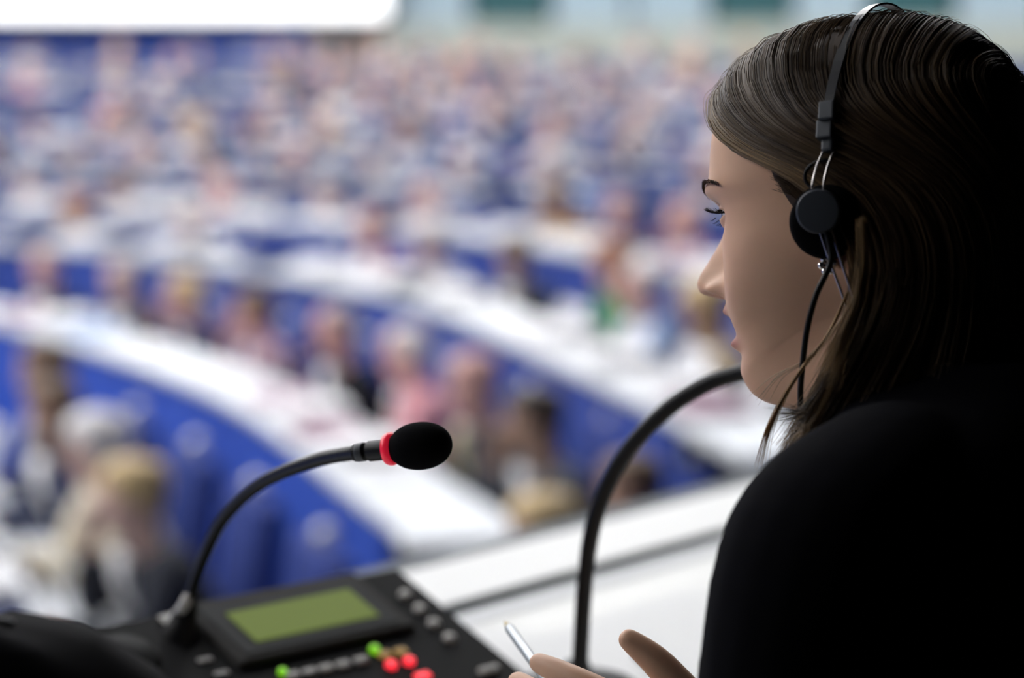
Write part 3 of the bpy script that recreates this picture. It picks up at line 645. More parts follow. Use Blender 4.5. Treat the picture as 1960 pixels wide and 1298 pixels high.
# ------------------------------------------------------------------ chairs of the booth
M_CHAIR = mat('chair_fabric_black', (.007, .007, .010), .85, .15, bump=(500, .2))
def office_chair(label, base, yaw, back_top, seat_z=.455, w=.46):
    o = empty('office_chair', base, yaw); tag(o, label, 'chair', 'black office chairs in the booth'); M0 = np.array(o.matrix_basis) if False else np.array(Matrix.Translation(base) @ Matrix.Rotation(yaw, 4, 'Z'))
    def sup(cx, cz, hw, hh, e, y, th, n=48):
        a = np.linspace(0, 2 * np.pi, n, endpoint=False); c, s = np.cos(a), np.sin(a)
        x, z = hw * np.sign(c) * np.abs(c) ** (2 / e), hh * np.sign(s) * np.abs(s) ** (2 / e); R_ = []
        for k, yy in ((.0, -th), (.7, -th), (.93, -th * .8), (1, -th * .3), (1, th * .3), (.93, th * .8), (.7, th), (0, th)):
            R_.append(np.stack([cx + x * k, y + yy + .10 * (x / hw * k) ** 2 * .4, cz + z * k], 1))
        return loft(R_)
    hh = (back_top - seat_z - .08) / 2
    V, F = sup(0, back_top - hh, w / 2, hh, 3.4, -.23, .035); mk('backrest', xf(V, M0), F, M_CHAIR, o)
    mk('seat', xf(rbox(w, .46, .06, .025, 4)[0] + [0, 0, seat_z - .031], M0), rbox(w, .46, .06, .025, 4)[1], M_CHAIR, o)
    V, F = tube(cr([(0, -.02, seat_z - .07), (0, -.28, seat_z - .05), (0, -.285, seat_z + .12)], 12), .016, 10); mk('back_bracket', xf(V, M0), F, M_BLACK, o)
    V, F = lathe([(.03, .07), (.03, .2), (.022, .21), (.022, seat_z - .06)], 20); mk('gas_column', xf(V, M0), F, M_BLACK, o)
    for k in range(5):
        a = k * 2 * math.pi / 5 + .3; e = np.array([math.cos(a) * .27, math.sin(a) * .27, .065])
        lg = mk('leg', *[(xf(v, M0), f) for v, f in [tube([(0, 0, .085), e], [.022, .014], 10)]][0], M_BLACK, o)
        mk('caster', *[(xf(v, M0), f) for v, f in [lathe([(.018, -.012), (.027, -.008), (.027, .008), (.018, .012)], 16, frame(e + [0, 0, -.0375], (0, 0, 1), (-math.sin(a), math.cos(a), 0)))]][0], M_BLACK, lg)
    return o
office_chair('black office chair under the woman in the black sweater', tuple(TAX + TF * .06), TYAW, .70)

# soft black bag standing on the desk in the lower left corner
M_BAG = mat('bag_leather_black', (.006, .006, .009), .85, .12, bump=(160, .2))
bc = at(60, 1420, 1.20); bc[2] = .742; bag = empty('handbag', bc, R(20)); tag(bag, 'slumped black bag standing on the desk in the lower left corner', 'bag')
BM = np.array(Matrix.Translation(bc) @ Matrix.Rotation(R(10), 4, 'Z') @ Matrix.Diagonal((.95, 1, 1.06, 1))); rings = []
for k, (z, w, d) in enumerate(((.0, .130, .06), (.01, .140, .07), (.06, .146, .08), (.12, .140, .075), (.17, .122, .06), (.20, .098, .045), (.222, .068, .03), (.232, .03, .014))):
    a = np.linspace(0, 2 * np.pi, 48, endpoint=False); c, s_ = np.cos(a), np.sin(a)
    rings.append(np.stack([w * np.sign(c) * np.abs(c) ** .75 - .03 * z / .2 + .0015 * np.sin(5 * a + z * 40), d * np.sign(s_) * np.abs(s_) ** .75, z + .003 * np.sin(3 * a) * (z > .1)], 1))
V, F = loft(rings); mk('bag_body', xf(V, BM), F, M_BAG, bag)
V, F = tube(cr([(-.09, -.045, .17), (-.085, -.075, .12), (.0, -.092, .085), (.075, -.075, .12), (.085, -.05, .16)], 40), .006, 10); mk('handle', xf(V, BM), F, M_BAG, bag)
V, F = tube(cr([(-.075, 0, .222), (-.03, 0, .232), (.012, 0, .224)], 20), .003, 8); mk('zip', xf(V, BM), F, M_GRAPH, bag)

# ------------------------------------------------------------------ the hall: stepped rows of curved desks
ROWS = [  # plan curve of each desk row, from the far left to the near right
    [(-3.8, 12.7), (-2.83, 10.2), (-2.08, 8.5), (-1.32, 6.38), (-1.02, 5.0)],
    [(-5.2, 15.2), (-2.75, 12.9), (-1.05, 10.1), (-.13, 7.37), (.02, 6.75)],
    [(-5.2, 16.3), (-2.6, 15.2), (-1.15, 13.5), (-.2, 11.9), (.63, 9.05), (1.02, 7.3)],
    [(-11., 17.6), (-6., 17.9), (-3.2, 16.9), (-.43, 15.2), (1.0, 12.7), (1.7, 10.6), (2.0, 9.)]]
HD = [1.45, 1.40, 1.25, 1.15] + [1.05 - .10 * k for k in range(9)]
def plan(pts, n=160):
    p = cr(np.array([(x, y, 0) for x, y in pts]), n); return p
def normals(p):
    t = np.gradient(p, axis=0); t /= np.linalg.norm(t, axis=1)[:, None]; return np.stack([-t[:, 1], t[:, 0], 0 * t[:, 0]], 1)
curves = [plan(r) for r in ROWS]; base3 = plan(ROWS[3], 200); n3 = normals(base3)
for k in range(1, 10): curves.append(base3 + n3 * 1.6 * k)
def resample(p, step):
    s = np.concatenate([[0], np.cumsum(np.linalg.norm(np.diff(p, axis=0), axis=1))]); u = np.arange(0, s[-1], step)
    return np.stack([np.interp(u, s, p[:, i]) for i in range(3)], 1)
def strip(p, n, prof):                   # sweep a closed profile of (offset along normal, z) along the plan curve
    rings = [np.array([q + m_ * o + np.array([0, 0, z]) for o, z in prof]) for q, m_ in zip(p, n)]; return loft(rings)
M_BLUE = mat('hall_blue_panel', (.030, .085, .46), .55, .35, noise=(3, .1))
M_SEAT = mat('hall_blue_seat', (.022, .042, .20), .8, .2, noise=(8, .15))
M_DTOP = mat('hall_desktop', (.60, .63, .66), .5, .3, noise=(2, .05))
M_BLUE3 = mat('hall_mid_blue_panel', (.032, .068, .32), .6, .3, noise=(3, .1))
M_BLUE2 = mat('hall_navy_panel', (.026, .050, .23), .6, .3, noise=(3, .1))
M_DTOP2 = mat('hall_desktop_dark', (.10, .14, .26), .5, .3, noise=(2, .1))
M_CARP = mat('hall_carpet', (.035, .060, .20), 1., .05, noise=(40, .3))
M_HMIC = mat('hall_metal_grey', (.42, .43, .45), .3, .5, .6)
WORD = ['lowest', 'second', 'third', 'fourth', 'fifth', 'sixth', 'seventh', 'eighth', 'ninth', 'tenth', 'eleventh', 'twelfth', 'topmost']
NTH = ['first', 'second', 'third', 'fourth', 'fifth', 'sixth', 'seventh', 'eighth', 'ninth', 'tenth', 'eleventh', 'twelfth', 'thirteenth', 'fourteenth', 'fifteenth', 'sixteenth', 'seventeenth', 'eighteenth', 'nineteenth', 'twentieth', 'twenty-first', 'twenty-second']
floor = structure(mk('floor', [(-26, -14, -1.23), (16, -14, -1.23), (16, 40, -1.23), (-26, 40, -1.23)], [(0, 1, 2, 3)], M_CARP, smooth=False))
DROP = [.24 if k < 4 else .20 for k in range(13)]; floorz = [CAMZ - h - .72 - d_ for h, d_ in zip(HD, DROP)]
def in_view(p, m=60):
    q = px_of(p)[0]; d = p[1]
    return d > 3 and -m < q[0] < 1960 + m and -m < q[1] < 1298 + m
for i, p in enumerate(curves):
    n = normals(p); z = floorz[i]
    V, F = strip(p, n, [(-.55, -1.22), (-.55, z), (1.10, z), (1.10, -1.22)]); structure(mk('step', V, F, M_CARP, floor, smooth=False))
    dk = empty('desk_row', p[len(p) // 2]); tag(dk, f'curved {"white" if i < 4 else "dark blue"}-topped desk with blue front, {WORD[i]} row of the hall', 'desk', 'curved desk rows of the hall')
    dz = CAMZ - HD[i]; dr = DROP[i]
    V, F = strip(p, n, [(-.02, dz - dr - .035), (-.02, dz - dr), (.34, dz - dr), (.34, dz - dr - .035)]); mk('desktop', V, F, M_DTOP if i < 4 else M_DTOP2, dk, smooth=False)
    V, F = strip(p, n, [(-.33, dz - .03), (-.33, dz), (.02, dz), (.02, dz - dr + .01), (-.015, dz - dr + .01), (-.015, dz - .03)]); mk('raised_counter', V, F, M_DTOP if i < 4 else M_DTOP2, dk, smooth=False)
    seg = resample(p, 1.2)
    nn_ = normals(seg)
    for a in range(len(seg) - 1):
        if not (in_view(seg[a], 400) or in_view(seg[a + 1], 400)): continue
        e0, e1, m0, m1 = seg[a], seg[a + 1], nn_[a], nn_[a + 1]; g_ = (e1 - e0) * .004
        pr = [(-.285, z + .002), (-.285, dz - .037), (-.255, dz - .037), (-.255, z + .002)]
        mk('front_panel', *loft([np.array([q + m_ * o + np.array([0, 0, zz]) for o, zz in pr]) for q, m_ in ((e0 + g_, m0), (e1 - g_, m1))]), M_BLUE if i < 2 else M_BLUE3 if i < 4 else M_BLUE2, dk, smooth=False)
    for e, m_ in ((p[0], n[0]), (p[-1], n[-1])):
        t_ = np.array([m_[1], -m_[0], 0]); t_ = t_ if e is p[-1] else -t_
        M = np.eye(4); M[:3, 0] = t_; M[:3, 1] = m_; M[:3, 3] = e + t_ * .02 + np.array([0, 0, (z + dz - dr - .036) / 2]); mk('end_panel', *rbox(.03, .62, dz - z - dr - .04, .003, 1, M), M_BLUE, dk, smooth=False)

# ------------------------------------------------------------------ seated people (local: +y forward, origin on the floor under the hips)
def figure(pose, turn=0.):
    lean = {'desk': .16, 'chin': .20, 'back': -.02}[pose]; hz = 1.035 - abs(lean) * .18
    hipz, shz = .53, .955 - abs(lean) * .15; sy = lean * .9
    HMs = np.array(Matrix.Translation((0, sy + .045, hz)) @ Matrix.Rotation(turn, 4, 'Z') @ Matrix.Rotation(-lean * .5, 4, 'X'))
    zz = np.concatenate([np.linspace(HTOP, .15, 14), np.linspace(.145, 0, 30), np.linspace(-.005, -.06, 8)]); G, _, _ = head_rings(48, zz, True, 0.)
    parts = [loft([xf(g, HMs) for g in G])] + [(xf(ear_mesh(s, 14)[0], HMs), ear_mesh(s, 14)[1]) for s in (-1, 1)]
    neck = xf([(0, -.025, -.05)], HMs)[0]
    sh = [np.array([s * .175, sy - .01, shz]) for s in (-1, 1)]
    tor_ = lambda k: skin([(0, 0, hipz - .02), (0, sy * .35, .68), (0, sy * .8, .84), (0, sy, .92), neck], [(0, 1), (1, 2), (2, 3), (3, 4)],
                          [(.165 + k, .115 + k), (.150 + k, .105 + k), (.165 + k, .11 + k), (.12 + k, .085 + k), (.052 + k * .4, .052 + k * .4)])
    arms, sleeves = [], []
    for s, S in zip((-1, 1), sh):
        if pose == 'desk': el, wr = S + [s * .06, .10, -.23], np.array([s * .12, sy + .36, .76])
        elif pose == 'chin': el, wr = (S + [s * .02, .17, -.19], np.array([s * .05, sy + .17, hz - .01])) if s > 0 else (S + [s * .06, .12, -.22], np.array([s * .10, sy + .33, .76]))
        else: el, wr = S + [s * .07, .02, -.27], np.array([s * .13, .24, .66])
        d = wr - el; d /= np.linalg.norm(d); hd = wr + d * .07 if pose != 'chin' or s < 0 else wr + np.array([-.02, .0, .06])
        ch = [S * [.5, 1, 1], S, (S + el) / 2, el, wr, hd, hd + (hd - wr) * .9]; E_ = [(i_, i_ + 1) for i_ in range(6)]
        arms.append(skin(ch, E_, [.05, .055, .045, .040, .028, (.040, .018), (.030, .010)]))
        for k in range(4):                                        # four fingers and a thumb
            off = (k - 1.5) * .017; side_ = np.cross(d, [0, 0, 1]); side_ /= np.linalg.norm(side_) + 1e-9
            a_ = hd + side_ * off; L_ = (.075, .085, .08, .065)[k]; arms.append(skin([a_, a_ + d * L_ * .55, a_ + d * L_ * .9 + [0, 0, -.02]], [(0, 1), (1, 2)], [.0095, .009, .0075], 1))
        arms.append(skin([wr + d * .02, wr + d * .06 - np.cross(d, [0, 0, 1]) * s * .045, wr + d * .10 - np.cross(d, [0, 0, 1]) * s * .055], [(0, 1), (1, 2)], [.014, .011, .009], 1))
        sleeves.append(skin([S * [.45, 1, 1], S, (S + el) / 2, el, wr * .92 + el * .08], [(0, 1), (1, 2), (2, 3), (3, 4)], [.075, .078, .062, .057, .043]))
    lg = [skin([(s * .06, 0, hipz), (s * .10, .10, .53), (s * .12, .44, .50), (s * .12, .46, .25), (s * .12, .44, .09), (s * .12, .56, .05)], [(a_, a_ + 1) for a_ in range(5)], [.08, .085, .06, .05, .038, .032]) for s in (-1, 1)]
    tr = [skin([(s * .06, 0, hipz), (s * .10, .10, .53), (s * .12, .44, .50), (s * .12, .46, .25), (s * .12, .44, .11)], [(a_, a_ + 1) for a_ in range(4)], [.10, .098, .075, .065, .055]) for s in (-1, 1)]
    def me(name, vf, **k): o = mk(name, *vf, **k); d_ = o.data; bpy.data.objects.remove(o); d_.materials.append(None); return d_
    out = {'body': me('body', remesh(*join(*parts, tor_(0), *arms, *lg), .0085, 1, .4)), 'jacket': me('jacket', remesh(*join(tor_(.022), *sleeves), .012, 3)),
           'trousers': me('trousers', remesh(*join(*tr), .014, 3))}
    for s in (-1, 1):
        c_ = xf([(s * .031, .074, .1125)], HMs)[0]; out.setdefault('eyes', []).append(me('eye', ball(c_, (.011, .009, .0062), 12, 8)))
    # shirt front: a curved wedge over the chest; tie on top of it
    def wedge(w0, w1, z0, z1, pr, n=9):
        R_ = []
        for t_ in np.linspace(0, 1, 7):
            z_ = z0 + (z1 - z0) * t_; w = w0 + (w1 - w0) * t_; c_ = np.interp(z_, [.68, .84, .92, 1.0], [sy * .35 + .132, sy * .8 + .138, sy + .118, sy + .088]) + pr
            xs = np.linspace(-w, w, n); fr_ = np.stack([xs, c_ - 1.6 * xs ** 2, 0 * xs + z_], 1); R_.append(np.vstack([fr_, fr_[::-1] - [0, .03, 0]]))
        return loft(R_)
    top = hz - .055
    out['shirt'] = me('shirt', wedge(.012, .062, .70, top, .006)); out['tie'] = me('tie', wedge(.022, .013, .70, top - .015, .012))
    out['blouse'] = me('shirt', wedge(.05, .075, .80, top, .006))
    # hair
    def hair(bound, off, lo=None):
        n = 40; az = np.linspace(-np.pi, np.pi, n, endpoint=False); R_, R2 = [], []
        b = np.array([bound(abs(a_)) for a_ in az])
        for t_ in np.linspace(0, 1, 12):
            z_ = HTOP - .0001 + (b - HTOP - .0001) * t_ ** .8; x_, y_ = head_base(az, np.maximum(z_, .03)); o_ = off * np.minimum(1, .5 + t_ * 2) * (1 if t_ < .95 else .6)
            R_.append(np.stack([x_ - np.sin(az) * o_ * (1 + .25 * t_), y_ + np.cos(az) * o_, z_ + off * (1 - t_)], 1))
        R_.append(np.stack([x_ * .93, y_ * .93, z_ + .002], 1))
        V, F = loft(R_); return xf(V, HMs), F
    sh_ = lambda a: np.interp(a, [0, .5, 1.0, 1.35, 1.75, 2.1, np.pi], [.176, .172, .150, .098, .108, .055, .035]); lo_ = lambda a: np.interp(a, [0, .5, 1.0, 1.4, 1.8, np.pi], [.172, .160, .12, -.02, -.035, -.05])
    bd = lambda a: np.interp(a, [0, 1.2, 1.5, 2.0, np.pi], [.222, .20, .12, .06, .035])
    out['hair_short'] = me('hair', hair(sh_, .011)); out['hair_long'] = me('hair', hair(lo_, .018)); out['hair_thin'] = me('hair', hair(bd, .005))
    return out
FIGS = [figure('desk'), figure('desk', R(28)), figure('chin', R(-12)), figure('back', R(10)), figure('desk', R(-25))]
SK = {'fair': mat('skin_fair', (.60, .40, .34), .55), 'rosy': mat('skin_rosy', (.62, .35, .30), .55), 'tan': mat('skin_tan', (.44, .27, .19), .55), 'brown': mat('skin_brown', (.22, .11, .07), .55)}
HA = {'black': (.012, .011, .012), 'dark brown': (.045, .028, .02), 'brown': (.13, .075, .04), 'grey': (.33, .33, .35), 'white': (.72, .70, .68), 'blond': (.58, .42, .20), 'red': (.32, .11, .04)}
HA = {k: mat('hair_' + k.replace(' ', '_'), v, .6) for k, v in HA.items()}
CLO = {'black': (.012, .013, .018), 'charcoal': (.035, .038, .048), 'navy': (.018, .028, .085), 'dark grey': (.09, .095, .11), 'grey': (.26, .27, .31), 'light grey': (.52, .53, .57), 'white': (.82, .82, .83), 'cream': (.74, .68, .54), 'beige': (.48, .38, .26),
       'pale blue': (.38, .50, .72), 'blue': (.06, .14, .50), 'red': (.58, .04, .05), 'pink': (.74, .36, .40), 'green': (.05, .22, .10), 'ochre': (.42, .24, .06), 'lilac': (.42, .38, .52), 'brown': (.14, .08, .045), 'yellow': (.62, .52, .12), 'mauve': (.40, .27, .33)}
CL_ = {k: mat('cloth_' + k.replace(' ', '_'), v, .85, .2) for k, v in CLO.items()}
M_TRO = CL_['charcoal']
def lk(name, me_, m, parent):
    o = bpy.data.objects.new(name, me_); COL.objects.link(o); o.material_slots[0].link = 'OBJECT'; o.material_slots[0].material = m; o.parent = parent; return o
def sitter(loc, yaw, fig, sk, hair, hc, jk, sh, tie, label):
    o = empty('person', loc, yaw); f = FIGS[fig]
    b_ = lk('body', f['body'], SK[sk], o); [lk('eye', e_, M_IRIS, b_) for e_ in f['eyes']]; lk('jacket', f['jacket'], CL_[jk], o); lk('trousers', f['trousers'], M_TRO, o)
    if sh: lk('shirt', f['shirt' if hair != 'long' else 'blouse'], CL_[sh], o)
    if tie: lk('tie', f['tie'], CL_[tie], o)
    if hair != 'none': lk('hair', f['hair_' + hair], HA[hc], o)
    return tag(o, label, 'person', 'people seated at the desks of the hall')
# seats
def seat_proto():
    o = empty('hall_seat', (0, 0, 0)); M_L = M_HMIC
    mk('seat', *rbox(.50, .48, .09, .03, 3, np.array(Matrix.Translation((0, 0, .41)))), M_SEAT, o)
    mk('backrest', *rbox(.50, .09, .50, .035, 3, np.array(Matrix.Translation((0, -.30, .68)) @ Matrix.Rotation(R(8), 4, 'X'))), M_SEAT, o)
    for s in (-1, 1): mk('armrest', *rbox(.05, .34, .035, .012, 2, np.array(Matrix.Translation((s * .285, -.05, .60)))), M_BLACK, o); mk('arm_post', *rbox(.03, .05, .26, .008, 1, np.array(Matrix.Translation((s * .285, -.10, .48)))), M_BLACK, o)
    mk('pedestal', *lathe([(.22, .001), (.22, .02), (.04, .05), (.035, .36)], 20), M_L, o)
    mk('headrest_knob', *ball((0, -.335, .955), (.034, .034, .034), 16, 10), M_KNOB, o)
    return o
M_KNOB = mat('knob_silver', (.62, .62, .64), .25, .5, .4)
SEAT = seat_proto(); seat_used = [False]
def desk_mic():
    o = empty('desk_microphone', (0, 0, 0)); mk('base', *rbox(.07, .11, .022, .006, 2, np.array(Matrix.Translation((0, 0, .0112)))), M_GRAPH, o)
    mk('stem', *tube(cr([(0, .02, .02), (0, .015, .14), (0, -.04, .24), (0, -.10, .275)], 14), .005, 8), M_BLACK, o); mk('windscreen', *ball((0, -.115, .277), (.014, .022, .014), 12, 8), M_FOAM, o); return o
DMIC = desk_mic(); mic_used = [False]
def screen_proto():
    o = empty('laptop', (0, 0, 0)); mk('keyboard_base', *rbox(.33, .23, .018, .005, 2, np.array(Matrix.Translation((0, 0, .0092)))), M_HMIC, o)
    mk('lid', *rbox(.33, .012, .22, .004, 2, np.array(Matrix.Translation((0, .15, .125)) @ Matrix.Rotation(R(-20), 4, 'X'))), mat('laptop_silver', (.62, .63, .66), .35, .5, .3), o); return o
LAP = screen_proto(); lap_used = [False]
def inst(proto, used, loc, rz):
    o = proto if not used[0] else copy_tree(proto); used[0] = True; o.location = tuple(map(float, loc)); o.rotation_euler = (0, 0, float(rz)); return o
PAP = rbox(.21, .297, .006, 0, 1)
M_PAP2 = mat('hall_paper', (.72, .72, .73), .7, .2)
pap_me = bpy.data.meshes.new('paper_sheet'); pap_me.from_pydata([tuple(map(float, p)) for p in PAP[0]], [], PAP[1]); pap_me.materials.append(M_PAP2)
fol_me = bpy.data.meshes.new('folder'); FV = rbox(.235, .32, .014, .003, 1); fol_me.from_pydata([tuple(map(float, p)) for p in FV[0]], [], FV[1]); fol_me.materials.append(M_PAP2)
stk_me = bpy.data.meshes.new('paper_stack'); SV = rbox(.22, .30, .055, .002, 1); stk_me.from_pydata([tuple(map(float, p)) for p in SV[0]], [], SV[1]); stk_me.materials.append(M_PAP2)
SEATLIST = []
# who sits where: looks read off the picture (x, y of the head), nearest seat takes it
SPOT = [(10, 693, 3, 'tan', 'short', 'brown', 'dark grey', 'white', None), (105, 735, 1, 'tan', 'short', 'brown', 'navy', 'white', None), (191, 816, 0, 'fair', 'long', 'white', 'cream', None, None),
    (285, 902, 2, 'fair', 'short', 'blond', 'charcoal', 'white', None), (235, 513, 0, 'fair', 'thin', 'grey', 'charcoal', 'white', None), (513, 569, 2, 'rosy', 'short', 'brown', 'mauve', 'white', None),
    (653, 605, 0, 'rosy', 'thin', 'grey', 'black', 'white', None), (790, 648, 4, 'rosy', 'thin', 'white', 'pink', 'white', None), (918, 700, 0, 'rosy', 'none', 'white', 'charcoal', 'cream', 'yellow'),
    (942, 457, 1, 'tan', 'short', 'dark brown', 'charcoal', 'white', None), (1072, 482, 3, 'rosy', 'long', 'red', 'green', None, None), (1050, 761, 2, 'tan', 'short', 'dark brown', 'dark grey', 'white', None),
    (1201, 511, 0, 'rosy', 'thin', 'white', 'pale blue', 'white', None), (1321, 545, 1, 'tan', 'long', 'blond', 'beige', None, None), (255, 410, 0, 'fair', 'short', 'brown', 'red', 'white', None),
    (190, 150, 3, 'rosy', 'long', 'white', 'red', None, None), (290, 150, 0, 'fair', 'short', 'white', 'cream', 'white', None), (430, 300, 2, 'rosy', 'thin', 'white', 'pink', 'white', None),
    (350, 260, 3, 'fair', 'long', 'blond', 'white', None, None), (970, 350, 3, 'tan', 'long', 'brown', 'ochre', None, None), (1065, 290, 0, 'fair', 'short', 'white', 'white', 'white', None),
    (800, 415, 1, 'fair', 'short', 'grey', 'light grey', 'white', None), (905, 415, 0, 'fair', 'short', 'blond', 'white', 'white', None), (600, 385, 4, 'fair', 'short', 'grey', 'light grey', 'white', None),
    (540, 110, 0, 'tan', 'short', 'black', 'charcoal', 'white', None), (660, 175, 2, 'fair', 'long', 'white', 'cream', None, None), (320, 335, 0, 'fair', 'long', 'white', 'white', None, None),
    (105, 335, 4, 'fair', 'short', 'grey', 'light grey', 'white', None), (150, 400, 0, 'tan', 'short', 'red', 'beige', 'white', None), (700, 420, 3, 'rosy', 'thin', 'brown', 'mauve', 'white', None),
    (1185, 350, 0, 'rosy', 'thin', 'grey', 'navy', 'white', None), (1290, 370, 2, 'rosy', 'none', 'white', 'mauve', 'white', None), (1310, 135, 0, 'fair', 'short', 'white', 'white', 'white', None),
    (855, 180, 0, 'fair', 'short', 'white', 'lilac', 'white', None), (5, 130, 3, 'rosy', 'long', 'white', 'pink', None, None), (820, 330, 2, 'rosy', 'thin', 'white', 'mauve', 'white', None)]
taken = set()
def LOOK(i, k, q):
    best = [(math.hypot(s_[0] - q[0], (s_[1] - q[1] + (20 if i < 4 else 0)) * .8), n_) for n_, s_ in enumerate(SPOT) if n_ not in taken]
    if best and min(best)[0] < (62 if i < 4 else 50): n_ = min(best)[1]; taken.add(n_); return SPOT[n_][2:]
    if i == 0 and q[0] > 290: return 'empty'
    if q[0] < 480 and q[1] < 210 and pr.random() < .7: return 'empty'
    if i < 4:
        if pr.random() < .12: return 'empty'
        return (pr.randrange(5), pr.choice(['fair', 'rosy', 'rosy', 'tan']), pr.choice(['short', 'short', 'thin', 'long']), pr.choice(['dark brown', 'brown', 'grey', 'blond', 'black']), pr.choice(['black', 'charcoal', 'navy', 'dark grey', 'charcoal']), 'white', pr.choice([None, 'navy', None, 'mauve']))
    if pr.random() < .08: return 'empty'
    return (pr.randrange(5), pr.choice(['fair', 'fair', 'rosy', 'rosy', 'tan']), pr.choice(['short', 'short', 'long', 'thin', 'none']), pr.choice(['dark brown', 'brown', 'grey', 'white', 'blond', 'dark brown', 'grey', 'black']),
            pr.choice(['charcoal', 'navy', 'dark grey', 'grey', 'charcoal', 'grey', 'lilac', 'mauve', 'beige', 'light grey', 'dark grey', 'mauve', 'charcoal', 'black', 'navy']), 'white', pr.choice([None, None, 'navy', 'mauve']))
def hidden(q, r):                        # behind the woman, the console or the booth front
    return (q[0] > 1700 and q[1] > 140) or (q[0] > 1700 and 60 < q[1] < 780) or (q[0] > 1330 and q[1] > 1010) or q[1] > 1260 or (q[0] > 1420 and q[1] > 860)
pr = random.Random(5)
for i, p in enumerate(curves):
    step = .84 if i < 4 else .70
    sh0 = int(pr.uniform(0, .99) * step / .05); pts = resample(resample(p, .05)[sh0:], step); nn_ = normals(pts); k = 0; z = floorz[i]
    for j in range(len(pts) - 1):
        if i in (0, 1, 2) and j == len(pts) - 2 and False: continue
        loc = pts[j] + nn_[j] * .60; loc[2] = z; hd = loc - nn_[j] * .18 + np.array([0, 0, 1.14]); q = px_of(hd)[0]
        if hd[1] < 4.6 or not (-70 < q[0] < 2030 and -40 < q[1] < 1298) or hidden(q, i): continue
        yaw = math.atan2(nn_[j][1], nn_[j][0]) + math.pi / 2       # facing -normal
        SEATLIST.append((i, k, q, loc, yaw, pts[j], nn_[j])); k += 1
for (i, k, q, loc, yaw, dp, m_) in SEATLIST:
    row = f'{WORD[i]} row, {NTH[k]} from left'
    st = inst(SEAT, seat_used, loc, yaw); tag(st, f'blue padded hall seat, {row}', 'seat', 'blue seats of the hall')
    a = LOOK(i, k, q)
    if a != 'empty':
        fig, sk, hair, hc, jk, sh, tie = a
        hw = {'none': 'bald', 'thin': 'balding', 'short': f'{hc}-haired', 'long': f'long {hc}-haired'}[hair]
        sitter(loc, yaw + pr.uniform(-.25, .25), fig, sk, hair, hc, jk, sh, tie, f'{hw} person in {jk} {"top" if hair == "long" else "jacket"}, {row}')
    dz = CAMZ - HD[i]
    def on_desk(o_, du, dv, rz, zz): t_ = np.array([m_[1], -m_[0], 0]); o_.location = tuple(dp + t_ * du + m_ * dv + np.array([0, 0, dz + zz])); o_.rotation_euler = (0, 0, yaw + rz); return o_
    mi = inst(DMIC, mic_used, (0, 0, 0), 0); on_desk(mi, .30, .10, math.pi, -DROP[i] + .0005); tag(mi, f'small gooseneck desk microphone, {row}', 'microphone', 'desk microphones of the hall')
    for c in range(2 if i < 4 else (1 if pr.random() < .45 else 0)):
        o = bpy.data.objects.new('paper_sheet', pap_me); COL.objects.link(o); on_desk(o, pr.uniform(-.28, .2), pr.uniform(-.17, -.13), math.pi / 2 + pr.uniform(-.2, .2), .0035 + .0065 * c)
        tag(o, (f'loose white paper on top, {row}' if c else f'loose white paper on the desk, {row}'), 'paper', f'papers on the {WORD[i]} desk row')
    if pr.random() < (.6 if i < 4 else .12):
        o = bpy.data.objects.new('paper_stack', stk_me); COL.objects.link(o); on_desk(o, pr.uniform(-.26, -.24), pr.uniform(-.16, -.13), math.pi / 2 + pr.uniform(-.2, .2), .0425)
        tag(o, f'thick stack of white documents, {row}', 'documents', f'document stacks on the hall desks')
    if pr.random() < .55:
        o = bpy.data.objects.new('folder', fol_me); COL.objects.link(o); fk = pr.choice(['black', 'charcoal', 'navy', 'beige', 'pale blue', 'mauve']); o.material_slots[0].link = 'OBJECT'; o.material_slots[0].material = CL_[fk]
        on_desk(o, pr.uniform(.085, .10), pr.uniform(-.18, -.14), math.pi / 2 + pr.uniform(-.2, .2), .0245); tag(o, f'{fk} document folder, {row}', 'folder', 'folders on the hall desks')
    if pr.random() < .2:
        l = inst(LAP, lap_used, (0, 0, 0), 0); on_desk(l, .0, .19, math.pi, -DROP[i] + .0005); tag(l, f'open silver laptop, {row}', 'laptop', 'laptops on the hall desks')
for (hx, hy, hdist, a, txt) in ((1060, 995, 6.3, (0, 'tan', 'short', 'blond', 'dark grey', 'white', None), 'blond person whose head shows just above the sill beside the thick microphone'),
                                (1222, 950, 6.9, (1, 'tan', 'short', 'brown', 'navy', 'white', None), 'brown-haired person low behind the sill, between thick microphone and black sweater')):
    h = at(hx, hy, hdist); loc = np.array([h[0] + .15, h[1] + .08, -1.12]); yw = R(118)
    structure(mk('step', *rbox(.9, 1.3, .10, 0, 1, np.array(Matrix.Translation(loc + np.array([-.12, -.08, -.0505])) @ Matrix.Rotation(yw, 4, 'Z'))), M_CARP, floor, smooth=False))
    st = inst(SEAT, seat_used, loc, yw); tag(st, 'blue padded hall seat under the ' + txt.split(' person')[0] + ' person low behind the sill', 'seat', 'blue seats of the hall')
    sitter(loc, yw, *a, txt)

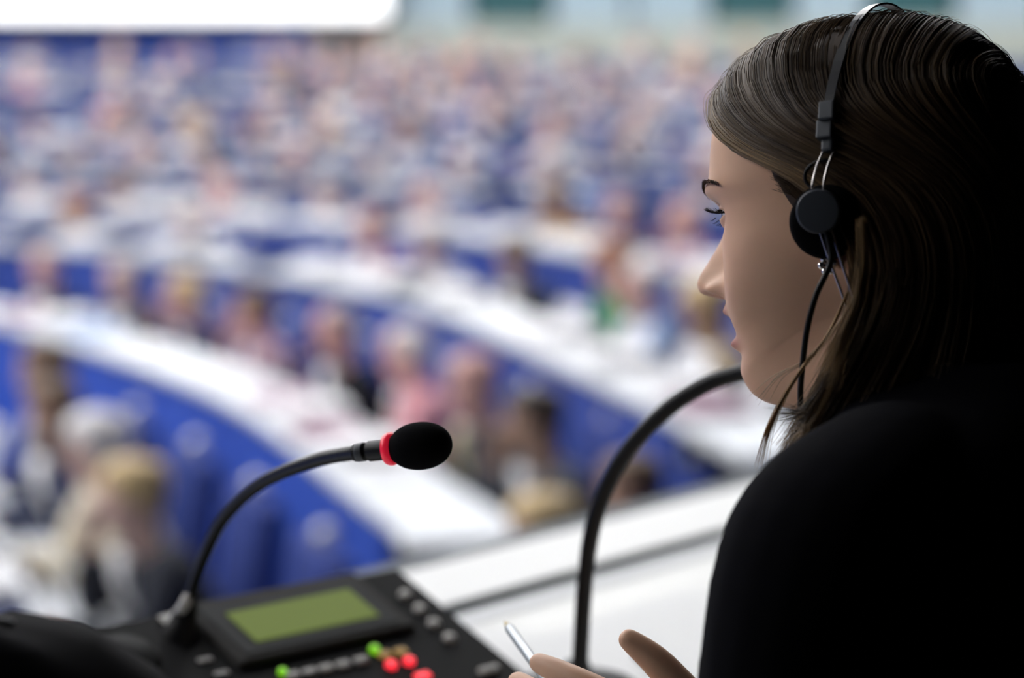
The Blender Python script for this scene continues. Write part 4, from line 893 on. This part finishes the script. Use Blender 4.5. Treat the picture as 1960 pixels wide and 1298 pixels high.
# ------------------------------------------------------------------ walls and light of the hall
wc = base3 + n3 * 17.0; wn = n3
M_WPALE = mat('wall_pale_green', (.38, .41, .36), .8, .2, noise=(1.5, .1)); M_WBLUE = mat('wall_blue', (.035, .09, .45), .7, .3); M_WDARK = mat('wall_dark', (.03, .04, .045), .6, .3)
M_GLT = mat('pane_teal_dark', (.04, .10, .11), .15, .5); M_GLP = mat('pane_pale_blue', (.32, .41, .47), .2, .5)
wall = structure(mk('wall_back', *strip(wc, wn, [(0, -1.22), (0, 1.52), (.25, 1.52), (.25, -1.22)]), M_WPALE, smooth=False))
structure(mk('wall_upper', *strip(wc, wn, [(.9, 1.4), (.9, 9), (1.2, 9), (1.2, 1.4)]), M_WDARK, smooth=False))
win = empty('window_1', wc[100]); structure(win)
ws = resample(wc, 1.15); wsn = normals(ws)
for a in range(len(ws) - 1):
    x0 = px_of(ws[a] + [0, 0, 1.5])[0][0]
    if x0 < 690 or x0 > 2100 or ws[a][1] < 8: continue
    mm = [M_GLT, M_GLP, M_GLP, M_GLT, M_GLP][a % 5]; g_ = (ws[a + 1] - ws[a]) * .04
    mk('pane', *loft([np.array([e + m_ * o + np.array([0, 0, zz]) for o, zz in ((.30, 1.46), (.30, 3.1), (.34, 3.1), (.34, 1.46))]) for e, m_ in ((ws[a] + g_, wsn[a]), (ws[a + 1] - g_, wsn[a + 1]))]), mm, win, smooth=False)
for a in range(0, len(ws) - 1):
    x0 = px_of(ws[a] + [0, 0, 1.3])[0][0]
    if -300 < x0 < 600 and ws[a][1] > 15:
        mm = M_WBLUE if x0 < 480 else M_WDARK
        mk('wall_panel', *loft([np.array([e + m_ * o + np.array([0, 0, zz]) for o, zz in ((-.06, -.2), (-.06, 1.44), (-.01, 1.44), (-.01, -.2))]) for e, m_ in ((ws[a], wsn[a]), (ws[a + 1] - (ws[a + 1] - ws[a]) * .02, wsn[a + 1]))]), mm, wall, smooth=False)
M_SCR = mat('screen_white', (.9, .9, .9), .6, emit=(1, 1, 1), estr=1.6)
sp = [w for w in ws if px_of(w + [0, 0, 1.5])[0][0] < 745 and w[1] > 15]; A, B = sp[0], sp[-1]
dirn = (B - A) / np.linalg.norm(B - A); nn0 = np.array([-dirn[1], dirn[0], 0])
scr = empty('projection_screen', (A + B) / 2); tag(scr, 'large bright white projection screen on the rear wall, top left', 'screen')
M = np.eye(4); M[:3, 0] = dirn; M[:3, 1] = nn0; M[:3, 3] = (A + B) / 2 - nn0 * .25 + np.array([0, 0, 3.18]); L_ = np.linalg.norm(B - A)
mk('screen_surface', *rbox(L_, .03, 3.1, 0, 1, M), M_SCR, scr, smooth=False); M[:3, 3] += nn0 * .04; mk('frame', *rbox(L_ + .1, .04, 3.2, .01, 1, M), M_GREY, scr, smooth=False)
# ceiling with unseen panels added to light the hall, only on the hall side of the booth window
M_CEIL = mat('hall_ceiling', (.75, .75, .74), .9, .1); M_LITE = mat('light_panel', (.9, .9, .9), .5, emit=(1, .985, .96), estr=PANEL_POWER)
structure(mk('ceiling', [(-26, -14, 9.2), (16, -14, 9.2), (16, 40, 9.2), (-26, 40, 9.2)], [(0, 3, 2, 1)], M_CEIL, smooth=False))
nl = 0
for gx in np.arange(-23, 14, 6.):
    for gy in np.arange(-11, 38, 6.):
        c = np.array([gx, gy, 0]); t_ = (c - O0) @ ND
        if t_ < 3: continue
        o = empty('added_ceiling_light', (gx, gy, 9.19)); tag(o, 'square luminous panel added out of view to light the hall', 'light', 'added light panels over the hall')
        mk('diffuser', *rbox(3.6, 3.6, .04, 0, 1, np.array(Matrix.Translation((gx, gy, 9.13)))), M_LITE, o, smooth=False)
        mk('frame', *rbox(3.8, 3.8, .04, .01, 1, np.array(Matrix.Translation((gx, gy, 9.175)))), M_GREY, o, smooth=False); nl += 1
